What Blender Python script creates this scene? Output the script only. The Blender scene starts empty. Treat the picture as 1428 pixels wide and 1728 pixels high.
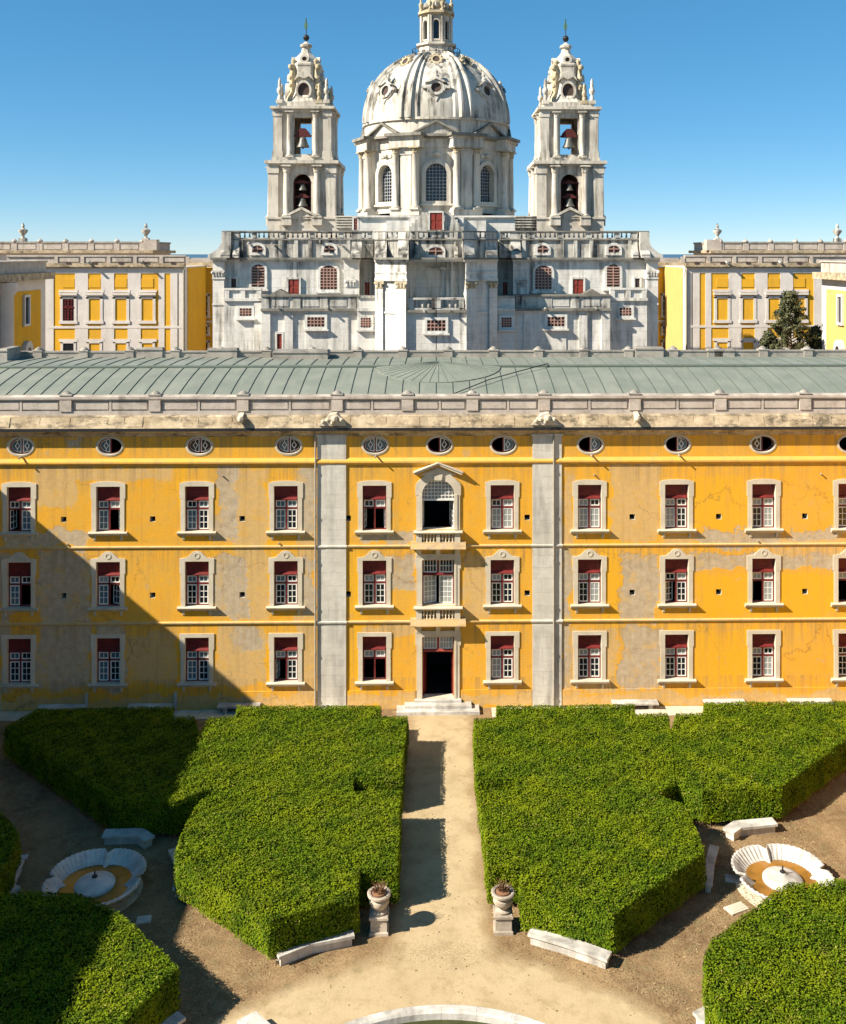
import bpy, bmesh, math, random
import numpy as np
from mathutils import Vector, Matrix
R = math.radians
random.seed(7)
rng = np.random.default_rng(7)
scene = bpy.context.scene
COL = scene.collection

# ------------------------------------------------------------------ camera
FPX, CX, HY, YAW = 1700.0, 766.0, 428.0, R(1.0)       # focal length, principal column and horizon row of the 1428 x 1728 frame
CAM = Vector((0.0, -63.0, 28.4))
cd = bpy.data.cameras.new("camera"); cam = bpy.data.objects.new("camera", cd); COL.objects.link(cam)
cam.location = CAM; cam.rotation_euler = (R(90), 0, -YAW)
cd.sensor_fit = 'HORIZONTAL'; cd.sensor_width = 36.0; cd.lens = 36.0 * FPX / 1428.0
cd.shift_x = -(CX - 714.0) / 1428.0; cd.shift_y = -(864.0 - HY) / 1428.0
cd.clip_start = 0.5; cd.clip_end = 60000
scene.camera = cam

# ------------------------------------------------------------------ sky, sun, exposure
SUN = Vector((1.0, 0.38, -0.84)).normalized()            # direction the light travels
elev = math.asin(-SUN.z)
w = bpy.data.worlds.new("World"); scene.world = w; w.use_nodes = True
nt = w.node_tree; nt.nodes.clear()
wo = nt.nodes.new("ShaderNodeOutputWorld"); bg = nt.nodes.new("ShaderNodeBackground"); sk = nt.nodes.new("ShaderNodeTexSky")
sk.sky_type = 'NISHITA'; sk.sun_disc = False; sk.sun_elevation = elev
sk.sun_rotation = math.atan2(-SUN.x, -SUN.y)
sk.altitude = 4000; sk.air_density = 1.0; sk.dust_density = 0.2; sk.ozone_density = 6.0
bg.inputs[1].default_value = 0.13
gm = nt.nodes.new('ShaderNodeGamma'); hs = nt.nodes.new('ShaderNodeHueSaturation')          # clear deep blue of the print
gm.inputs[1].default_value = 0.6; hs.inputs['Hue'].default_value = 0.490; hs.inputs['Saturation'].default_value = 1.46
nt.links.new(sk.outputs[0], gm.inputs[0]); nt.links.new(gm.outputs[0], hs.inputs['Color']); nt.links.new(hs.outputs[0], bg.inputs[0]); nt.links.new(bg.outputs[0], wo.inputs[0])
sd = bpy.data.lights.new("sun", 'SUN'); so = bpy.data.objects.new("sun", sd); COL.objects.link(so)
sd.energy = 5.0; sd.angle = R(0.53); sd.color = (1.0, 0.93, 0.82)
so.rotation_euler = SUN.to_track_quat('-Z', 'Y').to_euler(); so.location = (-60, -90, 90)
scene.view_settings.view_transform = 'Standard'; scene.view_settings.look = 'None'
scene.view_settings.exposure = 1.12; scene.view_settings.gamma = 1.0
scene.render.engine = 'CYCLES'; scene.cycles.max_bounces = 4
scene.cycles.diffuse_bounces = 2; scene.cycles.glossy_bounces = 2; scene.cycles.adaptive_threshold = 0.02

# ------------------------------------------------------------------ helpers: a point of the photograph on a given plane of the place
def _ray(px, py):
    s, c = math.sin(YAW), math.cos(YAW)
    u, v = (px - CX) / FPX, (HY - py) / FPX
    return Vector((s + u * c, c - u * s, v))
def F(px, py, Y=0.0):
    d = _ray(px, py); t = (Y - CAM.y) / d.y; p = CAM + d * t
    return p.x, p.z
def G(px, py, z=0.0):
    d = _ray(px, py); t = (z - CAM.z) / d.z; p = CAM + d * t
    return p.x, p.y

class MB:
    def __init__(s): s.v = []; s.f = []; s.m = []
    def add(s, vs, fs, m=0):
        o = len(s.v); s.v += [tuple(p) for p in vs]; s.f += [tuple(i + o for i in f) for f in fs]; s.m += [m] * len(fs); return s
    def box(s, x0, x1, y0, y1, z0, z1, m=0):
        return s.add([(x0,y0,z0),(x1,y0,z0),(x1,y1,z0),(x0,y1,z0),(x0,y0,z1),(x1,y0,z1),(x1,y1,z1),(x0,y1,z1)],
                     [(0,3,2,1),(4,5,6,7),(0,1,5,4),(1,2,6,5),(2,3,7,6),(3,0,4,7)], m)
    def cbox(s, x0, x1, y0, y1, z0, z1, c=0.03, m=0):          # box with a chamfered top
        return s.add([(x0,y0,z0),(x1,y0,z0),(x1,y1,z0),(x0,y1,z0),(x0,y0,z1-c),(x1,y0,z1-c),(x1,y1,z1-c),(x0,y1,z1-c),
                      (x0+c,y0+c,z1),(x1-c,y0+c,z1),(x1-c,y1-c,z1),(x0+c,y1-c,z1)],
                     [(0,3,2,1),(0,1,5,4),(1,2,6,5),(2,3,7,6),(3,0,4,7),(4,5,9,8),(5,6,10,9),(6,7,11,10),(7,4,8,11),(8,9,10,11)], m)
    def prism(s, pts, axis, a, b, m=0):                        # polygon extruded along an axis; pts are the other two coordinates
        n = len(pts)
        def P(p, t):
            return {'x': (t, p[0], p[1]), 'y': (p[0], t, p[1]), 'z': (p[0], p[1], t)}[axis]
        vs = [P(p, a) for p in pts] + [P(p, b) for p in pts]
        return s.add(vs, [tuple(range(n))[::-1], tuple(range(n, 2 * n))] + [(i, (i + 1) % n, (i + 1) % n + n, i + n) for i in range(n)], m)
    def lathe(s, prof, c=(0,0,0), n=16, m=0, ph=0.0, sq=1.0):
        vs = []
        for r, z in prof:
            for k in range(n):
                a = ph + 2 * math.pi * k / n
                vs.append((c[0] + r * math.cos(a), c[1] + r * math.sin(a) * sq, c[2] + z))
        fs = []
        for j in range(len(prof) - 1):
            for k in range(n):
                k2 = (k + 1) % n
                fs.append((j*n+k, j*n+k2, (j+1)*n+k2, (j+1)*n+k))
        fs.append(tuple(range(n))[::-1]); fs.append(tuple(range((len(prof)-1)*n, len(prof)*n)))
        return s.add(vs, fs, m)
    def tube(s, pts, r, n=6, m=0, r2=None):
        pts = [Vector(p) for p in pts]; vs = []; fs = []
        for i, p in enumerate(pts):
            d = (pts[min(i+1, len(pts)-1)] - pts[max(i-1, 0)]).normalized()
            up = Vector((0,0,1)) if abs(d.z) < 0.9 else Vector((1,0,0))
            a = d.cross(up).normalized(); b = d.cross(a)
            rr = r if r2 is None else r + (r2 - r) * i / (len(pts) - 1)
            for k in range(n):
                t = 2 * math.pi * k / n
                vs.append(p + (a * math.cos(t) + b * math.sin(t)) * rr)
        for i in range(len(pts) - 1):
            for k in range(n):
                k2 = (k + 1) % n; fs.append((i*n+k, i*n+k2, (i+1)*n+k2, (i+1)*n+k))
        fs.append(tuple(range(n))); fs.append(tuple(range((len(pts)-1)*n, len(pts)*n)))
        return s.add(vs, fs, m)
    def ring(s, outer, inner, axis_y0, axis_y1, m=0):           # flat ring between two equally long outlines (x, z), thickness along y
        n = len(outer); vs = []
        for (y, L) in ((axis_y0, outer), (axis_y0, inner), (axis_y1, outer), (axis_y1, inner)):
            vs += [(p[0], y, p[1]) for p in L]
        fs = []
        for i in range(n):
            j = (i + 1) % n
            fs += [(i, j, n+j, n+i), (2*n+i, 3*n+i, 3*n+j, 2*n+j), (i, 2*n+i, 2*n+j, j), (n+i, n+j, 3*n+j, 3*n+i)]
        return s.add(vs, fs, m)
    def xf(s, M):
        s.v = [tuple(M @ Vector(p)) for p in s.v]; return s
    def mirror(s):
        s.v = [(-p[0], p[1], p[2]) for p in s.v]; s.f = [f[::-1] for f in s.f]; return s
    def join(s, o, M=None):
        vs = o.v if M is None else [tuple(M @ Vector(p)) for p in o.v]
        k = len(s.v); s.v += vs; s.f += [tuple(i + k for i in f) for f in o.f]; s.m += o.m; return s
    def mesh(s, name, mats, smooth=False):
        me = bpy.data.meshes.new(name); me.from_pydata(s.v, [], s.f)
        for mt in (mats if isinstance(mats, (list, tuple)) else [mats]): me.materials.append(mt)
        if any(s.m): me.polygons.foreach_set('material_index', s.m)
        if smooth:
            me.polygons.foreach_set('use_smooth', [True] * len(s.f))
            try: me.set_sharp_from_angle(angle=R(40))
            except Exception: pass
        me.update(); return me
    def build(s, name, mats, parent=None, smooth=False, loc=None):
        return link(name, s.mesh(name, mats, smooth), parent, loc)

def link(name, me, parent=None, loc=None, rot=None):
    o = bpy.data.objects.new(name, me); COL.objects.link(o)
    if parent is not None:
        o.parent = parent
        if loc is None:                                          # mesh written in world coordinates: undo the parents' offset
            off = Vector((0,0,0)); p = parent
            while p is not None: off += p.location; p = p.parent
            o.location = -off
    if loc is not None: o.location = loc
    if rot is not None: o.rotation_euler = rot
    return o
def tag(o, label=None, cat=None, group=None, kind=None):
    if label: o['label'] = label
    if cat: o['category'] = cat
    if group: o['group'] = group
    if kind: o['kind'] = kind
    return o
def empty(name, loc, label, cat, group=None):
    o = bpy.data.objects.new(name, None); COL.objects.link(o); o.location = loc
    o.empty_display_size = 0.5
    return tag(o, label, cat, group)
def copy_tree(o, parent=None, loc=None):
    c = o.copy(); COL.objects.link(c); c.parent = parent
    if loc is not None: c.location = loc
    for ch in list(o.children): copy_tree(ch, c)
    return c
def arc(cx, cz, a, b, t0, t1, n):
    return [(cx + a * math.cos(R(t0 + (t1 - t0) * k / n)), cz + b * math.sin(R(t0 + (t1 - t0) * k / n))) for k in range(n + 1)]

# wall in the plane y = yf with real openings: ('rect', x0,x1,z0,z1) ('arch', x0,x1,z0,z1,rise) ('oval', cx,cz,a,b)
def outline(h):
    if h[0] == 'rect': return [(h[1],h[3]),(h[2],h[3]),(h[2],h[4]),(h[1],h[4])]
    if h[0] == 'arch':
        x0, x1, z0, z1, ri = h[1:6]
        return [(x0,z0),(x1,z0)] + arc((x0+x1)/2, z1-ri, (x1-x0)/2, ri, 0, 180, 14)
    return arc(h[1], h[2], h[3], h[4], 0, 360, 28)[:-1]
def bbox(h):
    if h[0] == 'oval': return h[1]-h[3], h[1]+h[3], h[2]-h[4], h[2]+h[4]
    return h[1], h[2], h[3], h[4]
def holed_wall(mb, x0, x1, z0, z1, holes, yf, depth, m=0, mrev=0):
    bs = [bbox(h) for h in holes]
    xs = sorted(set([round(v, 4) for v in [x0, x1] + [b[0] for b in bs] + [b[1] for b in bs]]))
    zs = sorted(set([round(v, 4) for v in [z0, z1] + [b[2] for b in bs] + [b[3] for b in bs]]))
    for i in range(len(xs) - 1):
        for j in range(len(zs) - 1):
            cx, cz = (xs[i]+xs[i+1])/2, (zs[j]+zs[j+1])/2
            if any(b[0] < cx < b[1] and b[2] < cz < b[3] for b in bs): continue
            mb.add([(xs[i],yf,zs[j]),(xs[i+1],yf,zs[j]),(xs[i+1],yf,zs[j+1]),(xs[i],yf,zs[j+1])], [(0,1,2,3)], m)
    for h in holes:
        o = outline(h); n = len(o)
        mb.add([(p[0], yf, p[1]) for p in o] + [(p[0], yf + depth, p[1]) for p in o],
               [(i, i + n, (i+1) % n + n, (i+1) % n) for i in range(n)], mrev)
        def fan(c, pts):
            mb.add([(c[0], yf, c[1])] + [(p[0], yf, p[1]) for p in pts], [(0, k, k+1) for k in range(1, len(pts))], m)
        if h[0] == 'arch':
            xa, xb, za, zb, ri = h[1:6]; c = (xa+xb)/2; w_ = (xb-xa)/2
            fan((xb, zb), arc(c, zb-ri, w_, ri, 0, 90, 7)); fan((xa, zb), arc(c, zb-ri, w_, ri, 90, 180, 7))
        if h[0] == 'oval':
            cx, cz, a, b = h[1:5]
            for q, (sx, sz) in enumerate(((1,1),(-1,1),(-1,-1),(1,-1))):
                fan((cx+sx*a, cz+sz*b), arc(cx, cz, a, b, 90*q, 90*q+90, 7))
    return mb

# ------------------------------------------------------------------ materials
class NT:
    def __init__(s, name):
        s.mat = bpy.data.materials.new(name); s.mat.use_nodes = True; s.t = s.mat.node_tree
        s.b = s.t.nodes['Principled BSDF']; s.pos = None
    def n(s, typ, **kw):
        nd = s.t.nodes.new('ShaderNode' + typ)
        for k, v in kw.items():
            if k.startswith('i_'):
                key = k[2:]; key = int(key) if key.isdigit() else key.replace('_', ' ')
                if hasattr(v, 'is_output') : s.t.links.new(v, nd.inputs[key])
                else: nd.inputs[key].default_value = v
            else: setattr(nd, k, v)
        return nd
    def P(s):
        if s.pos is None: s.pos = s.n('NewGeometry').outputs['Position']
        return s.pos
    def noise(s, scale, detail=4, rough=0.55, vec=None, stretch=None, dist=0.0):
        v = vec or s.P()
        if stretch: v = s.n('Mapping', i_Vector=v, i_Scale=stretch).outputs[0]
        return s.n('TexNoise', i_Vector=v, i_Scale=scale, i_Detail=detail, i_Roughness=rough, i_Distortion=dist).outputs[0]
    def ramp(s, fac, a, b, lo=0.0, hi=1.0):
        return s.n('MapRange', i_0=fac, i_1=a, i_2=b, i_3=lo, i_4=hi).outputs[0]
    def math(s, op, a, b=0.0, c=0.0):
        return s.n('Math', operation=op, i_0=a, i_1=b, i_2=c).outputs[0]
    def mix(s, fac, a, b, mode='MIX'):
        nd = s.t.nodes.new('ShaderNodeMix'); nd.data_type = 'RGBA'; nd.blend_type = mode
        for idx, v in ((0, fac), (6, a), (7, b)):
            if hasattr(v, 'is_output'): s.t.links.new(v, nd.inputs[idx])
            else: nd.inputs[idx].default_value = v if idx == 0 else (tuple(v) + (1.0,) if len(v) == 3 else v)
        return nd.outputs[2]
    def out(s, col, rough=0.8, bump=None, bs=0.3, bd=0.02, spec=0.3):
        if hasattr(col, 'is_output'): s.t.links.new(col, s.b.inputs['Base Color'])
        else: s.b.inputs['Base Color'].default_value = tuple(col) + (1.0,)
        if hasattr(rough, 'is_output'): s.t.links.new(rough, s.b.inputs['Roughness'])
        else: s.b.inputs['Roughness'].default_value = rough
        s.b.inputs['Specular IOR Level'].default_value = spec
        if bump is not None:
            bn = s.n('Bump', i_Height=bump, i_Strength=bs, i_Distance=bd)
            s.t.links.new(bn.outputs[0], s.b.inputs['Normal'])
        return s.mat

def flat(name, c, rough=0.7, spec=0.3, var=0.12, scale=3.0):
    t = NT(name); k = t.noise(scale, 3)
    return t.out(t.mix(t.ramp(k, 0.3, 0.7), tuple(x*(1-var) for x in c), tuple(min(1, x*(1+var)) for x in c)), rough, spec=spec)

def stone(name, c1, c2, dirt=(0.10,0.09,0.075), sc=0.6, streak=0.5, top=0.6, joints=None, grain=6.0, bs=0.25, blotch=0.0, sr=(0.50, 0.72, 0.42, 0.62)):
    t = NT(name)
    col = t.mix(t.ramp(t.noise(sc, 5), 0.35, 0.65), c1, c2)
    col = t.mix(t.ramp(t.noise(grain, 4), 0.3, 0.75, 0.0, 0.35), col, tuple(x*0.72 for x in c1))
    if streak:
        s1 = t.noise(1.0, 5, 0.6, stretch=(1.6, 1.6, 0.16)); s2 = t.noise(0.22, 4, 0.6)
        k = t.math('MULTIPLY', t.ramp(s1, sr[0], sr[1]), t.ramp(s2, sr[2], sr[3]))
        col = t.mix(t.math('MULTIPLY', k, streak), col, dirt)
    if blotch:
        col = t.mix(t.ramp(t.noise(1.5, 8, 0.78, stretch=(0.6,1,1.2)), 0.50, 0.62, 0, blotch), col, dirt)
        col = t.mix(t.ramp(t.noise(3.1, 8, 0.75), 0.56, 0.66, 0, blotch), col, tuple(min(1, x*1.25) for x in c1))
    if top:
        nz = t.n('SeparateXYZ', i_0=t.n('NewGeometry').outputs['True Normal']).outputs[2]
        k = t.math('MULTIPLY', t.ramp(nz, 0.35, 0.8), t.ramp(t.noise(0.9, 5), 0.35, 0.6))
        col = t.mix(t.math('MULTIPLY', k, top), col, tuple(x*1.3 for x in dirt))
    bump = t.noise(grain * 2, 3)
    if joints:
        br = t.n('TexBrick', i_Vector=t.n('Mapping', i_Vector=t.P(), i_Rotation=(R(90), 0, 0)).outputs[0], i_Scale=1.0)
        br.inputs['Brick Width'].default_value = joints[0]; br.inputs['Row Height'].default_value = joints[1]
        br.inputs['Mortar Size'].default_value = joints[2]; br.inputs['Mortar Smooth'].default_value = 0.2
        br.inputs['Color1'].default_value = (1,1,1,1); br.inputs['Color2'].default_value = (0.95,0.945,0.935,1); br.inputs['Mortar'].default_value = (0.80,0.77,0.72,1)
        col = t.mix(0.8, col, br.outputs[0], 'MULTIPLY')
    return t.out(col, 0.85, bump, bs, 0.03)

M = {}
M['church'] = stone('church_limestone', (0.82,0.775,0.69), (0.73,0.685,0.60), dirt=(0.10,0.09,0.072), sc=0.35, streak=0.82, sr=(0.45,0.66,0.40,0.60), blotch=0.14, top=0.85, joints=(1.9, 0.95, 0.03), grain=3.0)
M['church_dark'] = stone('church_weathered_limestone', (0.68,0.635,0.55), (0.52,0.48,0.40), dirt=(0.045,0.041,0.035), sc=0.6, streak=1.0, top=0.9, grain=2.5, sr=(0.42, 0.62, 0.36, 0.56), blotch=0.25)
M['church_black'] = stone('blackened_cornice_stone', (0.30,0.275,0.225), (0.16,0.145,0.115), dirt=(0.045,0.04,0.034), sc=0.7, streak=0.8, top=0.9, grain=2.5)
M['dome'] = stone('dome_limestone', (0.60,0.56,0.475), (0.44,0.40,0.325), dirt=(0.075,0.067,0.055), sc=0.22, sr=(0.44, 0.62, 0.40, 0.56), streak=0.95, top=0.0, grain=3.0)
M['tower'] = stone('tower_limestone', (0.68,0.62,0.515), (0.54,0.48,0.385), dirt=(0.13,0.105,0.075), sc=0.3, sr=(0.44,0.64,0.38,0.56), streak=0.7, top=0.4, grain=2.0)
M['gilt'] = stone('lichened_carving', (0.56,0.47,0.32), (0.34,0.27,0.15), dirt=(0.08,0.065,0.04), sc=1.2, streak=0.5, top=0.4, grain=4.0)
M['stone'] = stone('dressed_stone', (0.66,0.575,0.43), (0.56,0.475,0.34), sc=0.9, streak=0.25, top=0.15, grain=7.0)
M['pilaster'] = stone('pilaster_stone', (0.68,0.63,0.53), (0.58,0.53,0.435), sc=0.8, streak=0.6, sr=(0.45,0.66,0.38,0.58), blotch=0.14, top=0.1, grain=7.0)
M['parapet'] = stone('parapet_stone', (0.60,0.51,0.42), (0.46,0.385,0.31), dirt=(0.10,0.085,0.065), sc=0.8, streak=0.75, top=0.6, grain=5.0, blotch=0.3)
M['cornice'] = stone('cornice_lichen_stone', (0.60,0.47,0.30), (0.34,0.25,0.145), dirt=(0.055,0.045,0.03), sc=1.1, streak=0.5, top=0.7, grain=4.0, blotch=0.75)
M['urn'] = stone('weathered_urn_stone', (0.58,0.49,0.38), (0.44,0.36,0.265), dirt=(0.13,0.105,0.075), sc=2.0, streak=0.6, sr=(0.42,0.6,0.36,0.56), top=0.35, grain=9.0, blotch=0.35)
M['lichen'] = stone('orange_lichened_slab', (0.56,0.36,0.14), (0.44,0.34,0.22), dirt=(0.10,0.07,0.035), sc=1.6, streak=0.4, top=0.2, grain=6.0, blotch=0.35)
M['concrete'] = stone('stained_parapet_render', (0.42,0.37,0.305), (0.30,0.265,0.215), dirt=(0.075,0.07,0.06), sc=0.7, streak=0.9, top=0.7, grain=5.0, blotch=0.4)
M['marble'] = stone('garden_marble', (0.66,0.615,0.54), (0.52,0.475,0.40), dirt=(0.15,0.135,0.11), sc=1.4, streak=0.6, sr=(0.44,0.64,0.38,0.58), top=0.3, grain=9.0, blotch=0.30)
M['wing_white'] = stone('wing_limestone', (0.74,0.67,0.595), (0.65,0.58,0.505), sc=0.5, streak=0.25, top=0.3, grain=3.0)
M['red'] = flat('oxblood_paint', (0.15,0.018,0.016), 0.5, var=0.3)
M['red_door'] = flat('red_door_paint', (0.27,0.042,0.026), 0.6, var=0.2)
M['white'] = flat('white_window_paint', (0.72,0.69,0.62), 0.5, var=0.08)
M['grey_paint'] = flat('greyed_window_paint', (0.34,0.35,0.36), 0.5, var=0.1)
M['iron'] = flat('dark_iron', (0.025,0.024,0.024), 0.5)
M['lead'] = flat('old_lead_pipe', (0.30,0.26,0.20), 0.6)
M['bronze'] = flat('bell_bronze', (0.095,0.09,0.07), 0.45, 0.5)
M['beam'] = flat('bell_beam_paint', (0.085,0.016,0.013), 0.7)
M['bars'] = flat('faded_red_window_bars', (0.42,0.25,0.19), 0.7)
M['brown_glass'] = flat('brown_leaded_glass', (0.07,0.035,0.025), 0.3)
M['dark'] = flat('dark_interior', (0.075,0.05,0.04), 0.9)
M['vane'] = flat('verdigris_copper', (0.10,0.22,0.16), 0.5)
M['soil_pot'] = flat('dark_pot_soil', (0.20,0.10,0.05), 0.9)
M['twig'] = flat('dry_brown_stems', (0.16,0.085,0.04), 0.9)
def glass(name, c, rough=0.08):
    t = NT(name); t.b.inputs['IOR'].default_value = 1.5
    return t.out(c, rough, spec=0.5)
M['glass'] = glass('dark_window_glass', (0.012,0.014,0.018))
M['curtain'] = glass('curtained_window_glass', (0.30,0.31,0.29), 0.25)
M['teal'] = glass('sky_reflection_glass', (0.09,0.14,0.16), 0.12)  # bluish sky reflection painted in as the base colour

# yellow plaster of the courtyard front: faded, patched and peeled areas with shapes of their own
def plaster():
    t = NT('yellow_plaster')
    warp = t.n('TexNoise', i_Vector=t.P(), i_Scale=0.55, i_Detail=6, i_Roughness=0.62).outputs['Color']
    wv = t.n('VectorMath', operation='SUBTRACT', i_0=warp, i_1=(0.5,0.5,0.5)).outputs[0]
    wv = t.n('VectorMath', operation='MULTIPLY', i_0=wv, i_1=(2.2,0,2.2)).outputs[0]
    w2 = t.n('TexNoise', i_Vector=t.P(), i_Scale=3.2, i_Detail=6, i_Roughness=0.7).outputs['Color']
    w2 = t.n('VectorMath', operation='MULTIPLY', i_0=t.n('VectorMath', operation='SUBTRACT', i_0=w2, i_1=(0.5,0.5,0.5)).outputs[0], i_1=(0.9,0,0.9)).outputs[0]
    q = t.n('VectorMath', operation='ADD', i_0=t.n('VectorMath', operation='ADD', i_0=t.P(), i_1=wv).outputs[0], i_1=w2).outputs[0]
    def patches(rects):
        acc = None
        for (x0, y0, x1, y1) in rects:
            a = F(x0, y1); b = F(x1, y0)
            c = ((a[0]+b[0])/2, 0, (a[1]+b[1])/2); hs = (max(0.3,(b[0]-a[0])/2), 1e3, max(0.3,(b[1]-a[1])/2))
            d = t.n('VectorMath', operation='SUBTRACT', i_0=q, i_1=c).outputs[0]
            d = t.n('VectorMath', operation='DIVIDE', i_0=d, i_1=hs).outputs[0]
            d = t.n('VectorMath', operation='ABSOLUTE', i_0=d).outputs[0]
            sp = t.n('SeparateXYZ', i_0=d)
            mx = t.math('MAXIMUM', sp.outputs[0], sp.outputs[2])
            k = t.ramp(mx, 1.03, 0.95)
            acc = k if acc is None else t.math('MAXIMUM', acc, k)
        return acc
    big = t.noise(0.30, 5, 0.65); mid = t.noise(1.3, 6, 0.72); mid2 = t.noise(2.9, 6, 0.75); fine = t.noise(12.0, 3, 0.7)
    col = t.mix(t.ramp(big, 0.36, 0.62), (0.82,0.375,0.020), (0.78,0.40,0.048))
    col = t.mix(t.ramp(mid, 0.44, 0.66, 0.0, 0.75), col, (0.68,0.39,0.075))
    col = t.mix(t.ramp(mid2, 0.52, 0.66, 0.0, 0.55), col, (0.84,0.43,0.030))
    col = t.mix(t.ramp(mid2, 0.42, 0.30, 0.0, 0.6), col, (0.56,0.30,0.045))
    tan = t.mix(t.ramp(mid2, 0.36, 0.64), (0.68,0.46,0.20), (0.52,0.37,0.19))
    tan = t.mix(t.ramp(mid, 0.52, 0.60, 0, 0.7), tan, (0.70,0.41,0.10))
    grey = t.mix(t.ramp(t.noise(2.2, 6, 0.75), 0.36, 0.64), (0.56,0.475,0.345), (0.36,0.31,0.235))
    grey = t.mix(t.ramp(t.noise(1.0, 6, 0.7), 0.54, 0.60, 0, 0.75), grey, (0.62,0.42,0.18))
    yel = (0.84,0.42,0.012)
    col = t.mix(t.math('MULTIPLY', patches([(600,1055,640,1180),(441,790,462,1170),(1018,790,1044,1060),(585,930,612,1180),(262,1090,300,1175),(1170,800,1262,892),(1175,970,1428,1040),(1170,1060,1280,1160),(348,930,366,1000),(300,785,318,920)]), 0.7), col, yel)
    col = t.mix(t.math('MULTIPLY', patches([(390,785,452,1050),(365,1060,450,1160),(498,790,535,1180),(948,790,966,1170),(1030,780,1112,915),(1300,925,1428,958),(60,800,130,850),(610,1050,700,1075),(215,1070,300,1155),(1120,905,1428,925),(948,1060,1040,1165),(60,785,290,815),(780,935,820,1050),(-60,1166,1500,1200)]), 0.8), col, tan)
    g = patches([(364,788,402,915),(360,936,420,1048),(62,930,150,1165),(10,893,148,925),(158,1050,212,1165),(652,932,700,1000),(948,930,966,1165),(1172,902,1320,925),(600,895,700,918),(505,935,535,1040),(1046,935,1108,1052),(1046,1060,1118,1165),(1186,893,1300,925),(1165,935,1428,962),(0,935,22,1165),(1330,893,1410,915),(505,790,535,900),(395,1060,440,1100),(110,738,135,752)])
    col = t.mix(t.math('MULTIPLY', g, 0.9), col, grey)
    # spalls, cracks and rain streaks
    spall = t.math('MULTIPLY', t.ramp(t.noise(0.8, 7, 0.78), 0.60, 0.64), 0.65)
    col = t.mix(spall, col, (0.52,0.38,0.20))
    stk = t.math('MULTIPLY', t.ramp(t.noise(1.0, 6, 0.68, stretch=(2.2,1,0.13)), 0.52, 0.72), 0.5)
    col = t.mix(stk, col, (0.44,0.26,0.085))
    col = t.mix(t.ramp(fine, 0.40, 0.72, 0.0, 0.4), col, (0.46,0.245,0.04))
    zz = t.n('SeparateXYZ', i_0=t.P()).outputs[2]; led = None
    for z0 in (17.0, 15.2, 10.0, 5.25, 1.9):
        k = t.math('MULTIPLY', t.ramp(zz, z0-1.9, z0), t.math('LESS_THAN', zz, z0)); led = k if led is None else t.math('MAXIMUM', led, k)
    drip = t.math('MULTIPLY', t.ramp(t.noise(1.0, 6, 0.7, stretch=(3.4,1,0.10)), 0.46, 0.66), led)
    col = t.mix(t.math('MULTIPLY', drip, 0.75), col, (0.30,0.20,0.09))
    crack = t.n('TexVoronoi', feature='DISTANCE_TO_EDGE', i_Vector=q, i_Scale=0.33).outputs['Distance']
    ck = t.math('MULTIPLY', t.ramp(crack, 0.012, 0.004), t.ramp(t.noise(0.28, 3), 0.50, 0.58))
    col = t.mix(t.math('MULTIPLY', ck, 0.42), col, (0.16,0.10,0.045))
    h = t.math('ADD', t.math('MULTIPLY', g, -0.5), t.math('ADD', t.math('MULTIPLY', mid2, 0.5), t.math('MULTIPLY', mid, 0.4)))
    return t.out(col, 0.9, t.math('ADD', h, t.math('MULTIPLY', fine, 0.16)), 0.30, 0.05, spec=0.15)
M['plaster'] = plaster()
def plain_plaster(name, a, b, dirt):
    t = NT(name)
    col = t.mix(t.ramp(t.noise(0.5, 5), 0.35, 0.65), a, b)
    col = t.mix(t.math('MULTIPLY', t.ramp(t.noise(1.0, 5, stretch=(1.8,1.8,0.2)), 0.5, 0.72), 0.5), col, dirt)
    return t.out(col, 0.9, t.noise(6.0, 3), 0.2, 0.03, spec=0.15)
M['ochre'] = plain_plaster('ochre_ledge_plaster', (0.74,0.40,0.06), (0.66,0.38,0.10), (0.42,0.27,0.10))
M['plinth'] = plain_plaster('stained_plinth_plaster', (0.60,0.38,0.16), (0.50,0.34,0.18), (0.24,0.17,0.09))
M['band'] = plain_plaster('weathered_band_plaster', (0.55,0.39,0.20), (0.64,0.40,0.13), (0.30,0.22,0.12))
M['wing_sunlit'] = plain_plaster('sunlit_yellow_plaster', (0.60,0.40,0.13), (0.55,0.37,0.12), (0.46,0.33,0.12))  # wing yellow for the sun-facing walls, their sunlit look put into the colour
M['wing_yellow'] = plain_plaster('wing_yellow_plaster', (0.76,0.40,0.028), (0.70,0.37,0.035), (0.56,0.29,0.04))

def copper():
    t = NT('patinated_copper')
    col = t.mix(t.ramp(t.noise(0.5, 5), 0.35, 0.65), (0.225,0.228,0.178), (0.165,0.178,0.138))
    col = t.mix(t.ramp(t.noise(1.0, 5, stretch=(2.0,0.25,1)), 0.5, 0.75, 0, 0.6), col, (0.26,0.26,0.20))
    col = t.mix(t.ramp(t.noise(7.0, 4), 0.5, 0.8, 0, 0.5), col, (0.12,0.15,0.12))
    info = t.n('ObjectInfo').outputs['Random']
    col = t.mix(t.ramp(info, 0, 1, 0, 0.22), col, (0.14,0.16,0.12))
    return t.out(col, 0.6, t.noise(5.0, 3), 0.15, 0.02, spec=0.4)
M['copper'] = copper()
M['seam'] = flat('dark_copper_seam', (0.10,0.12,0.095), 0.6)

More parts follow.
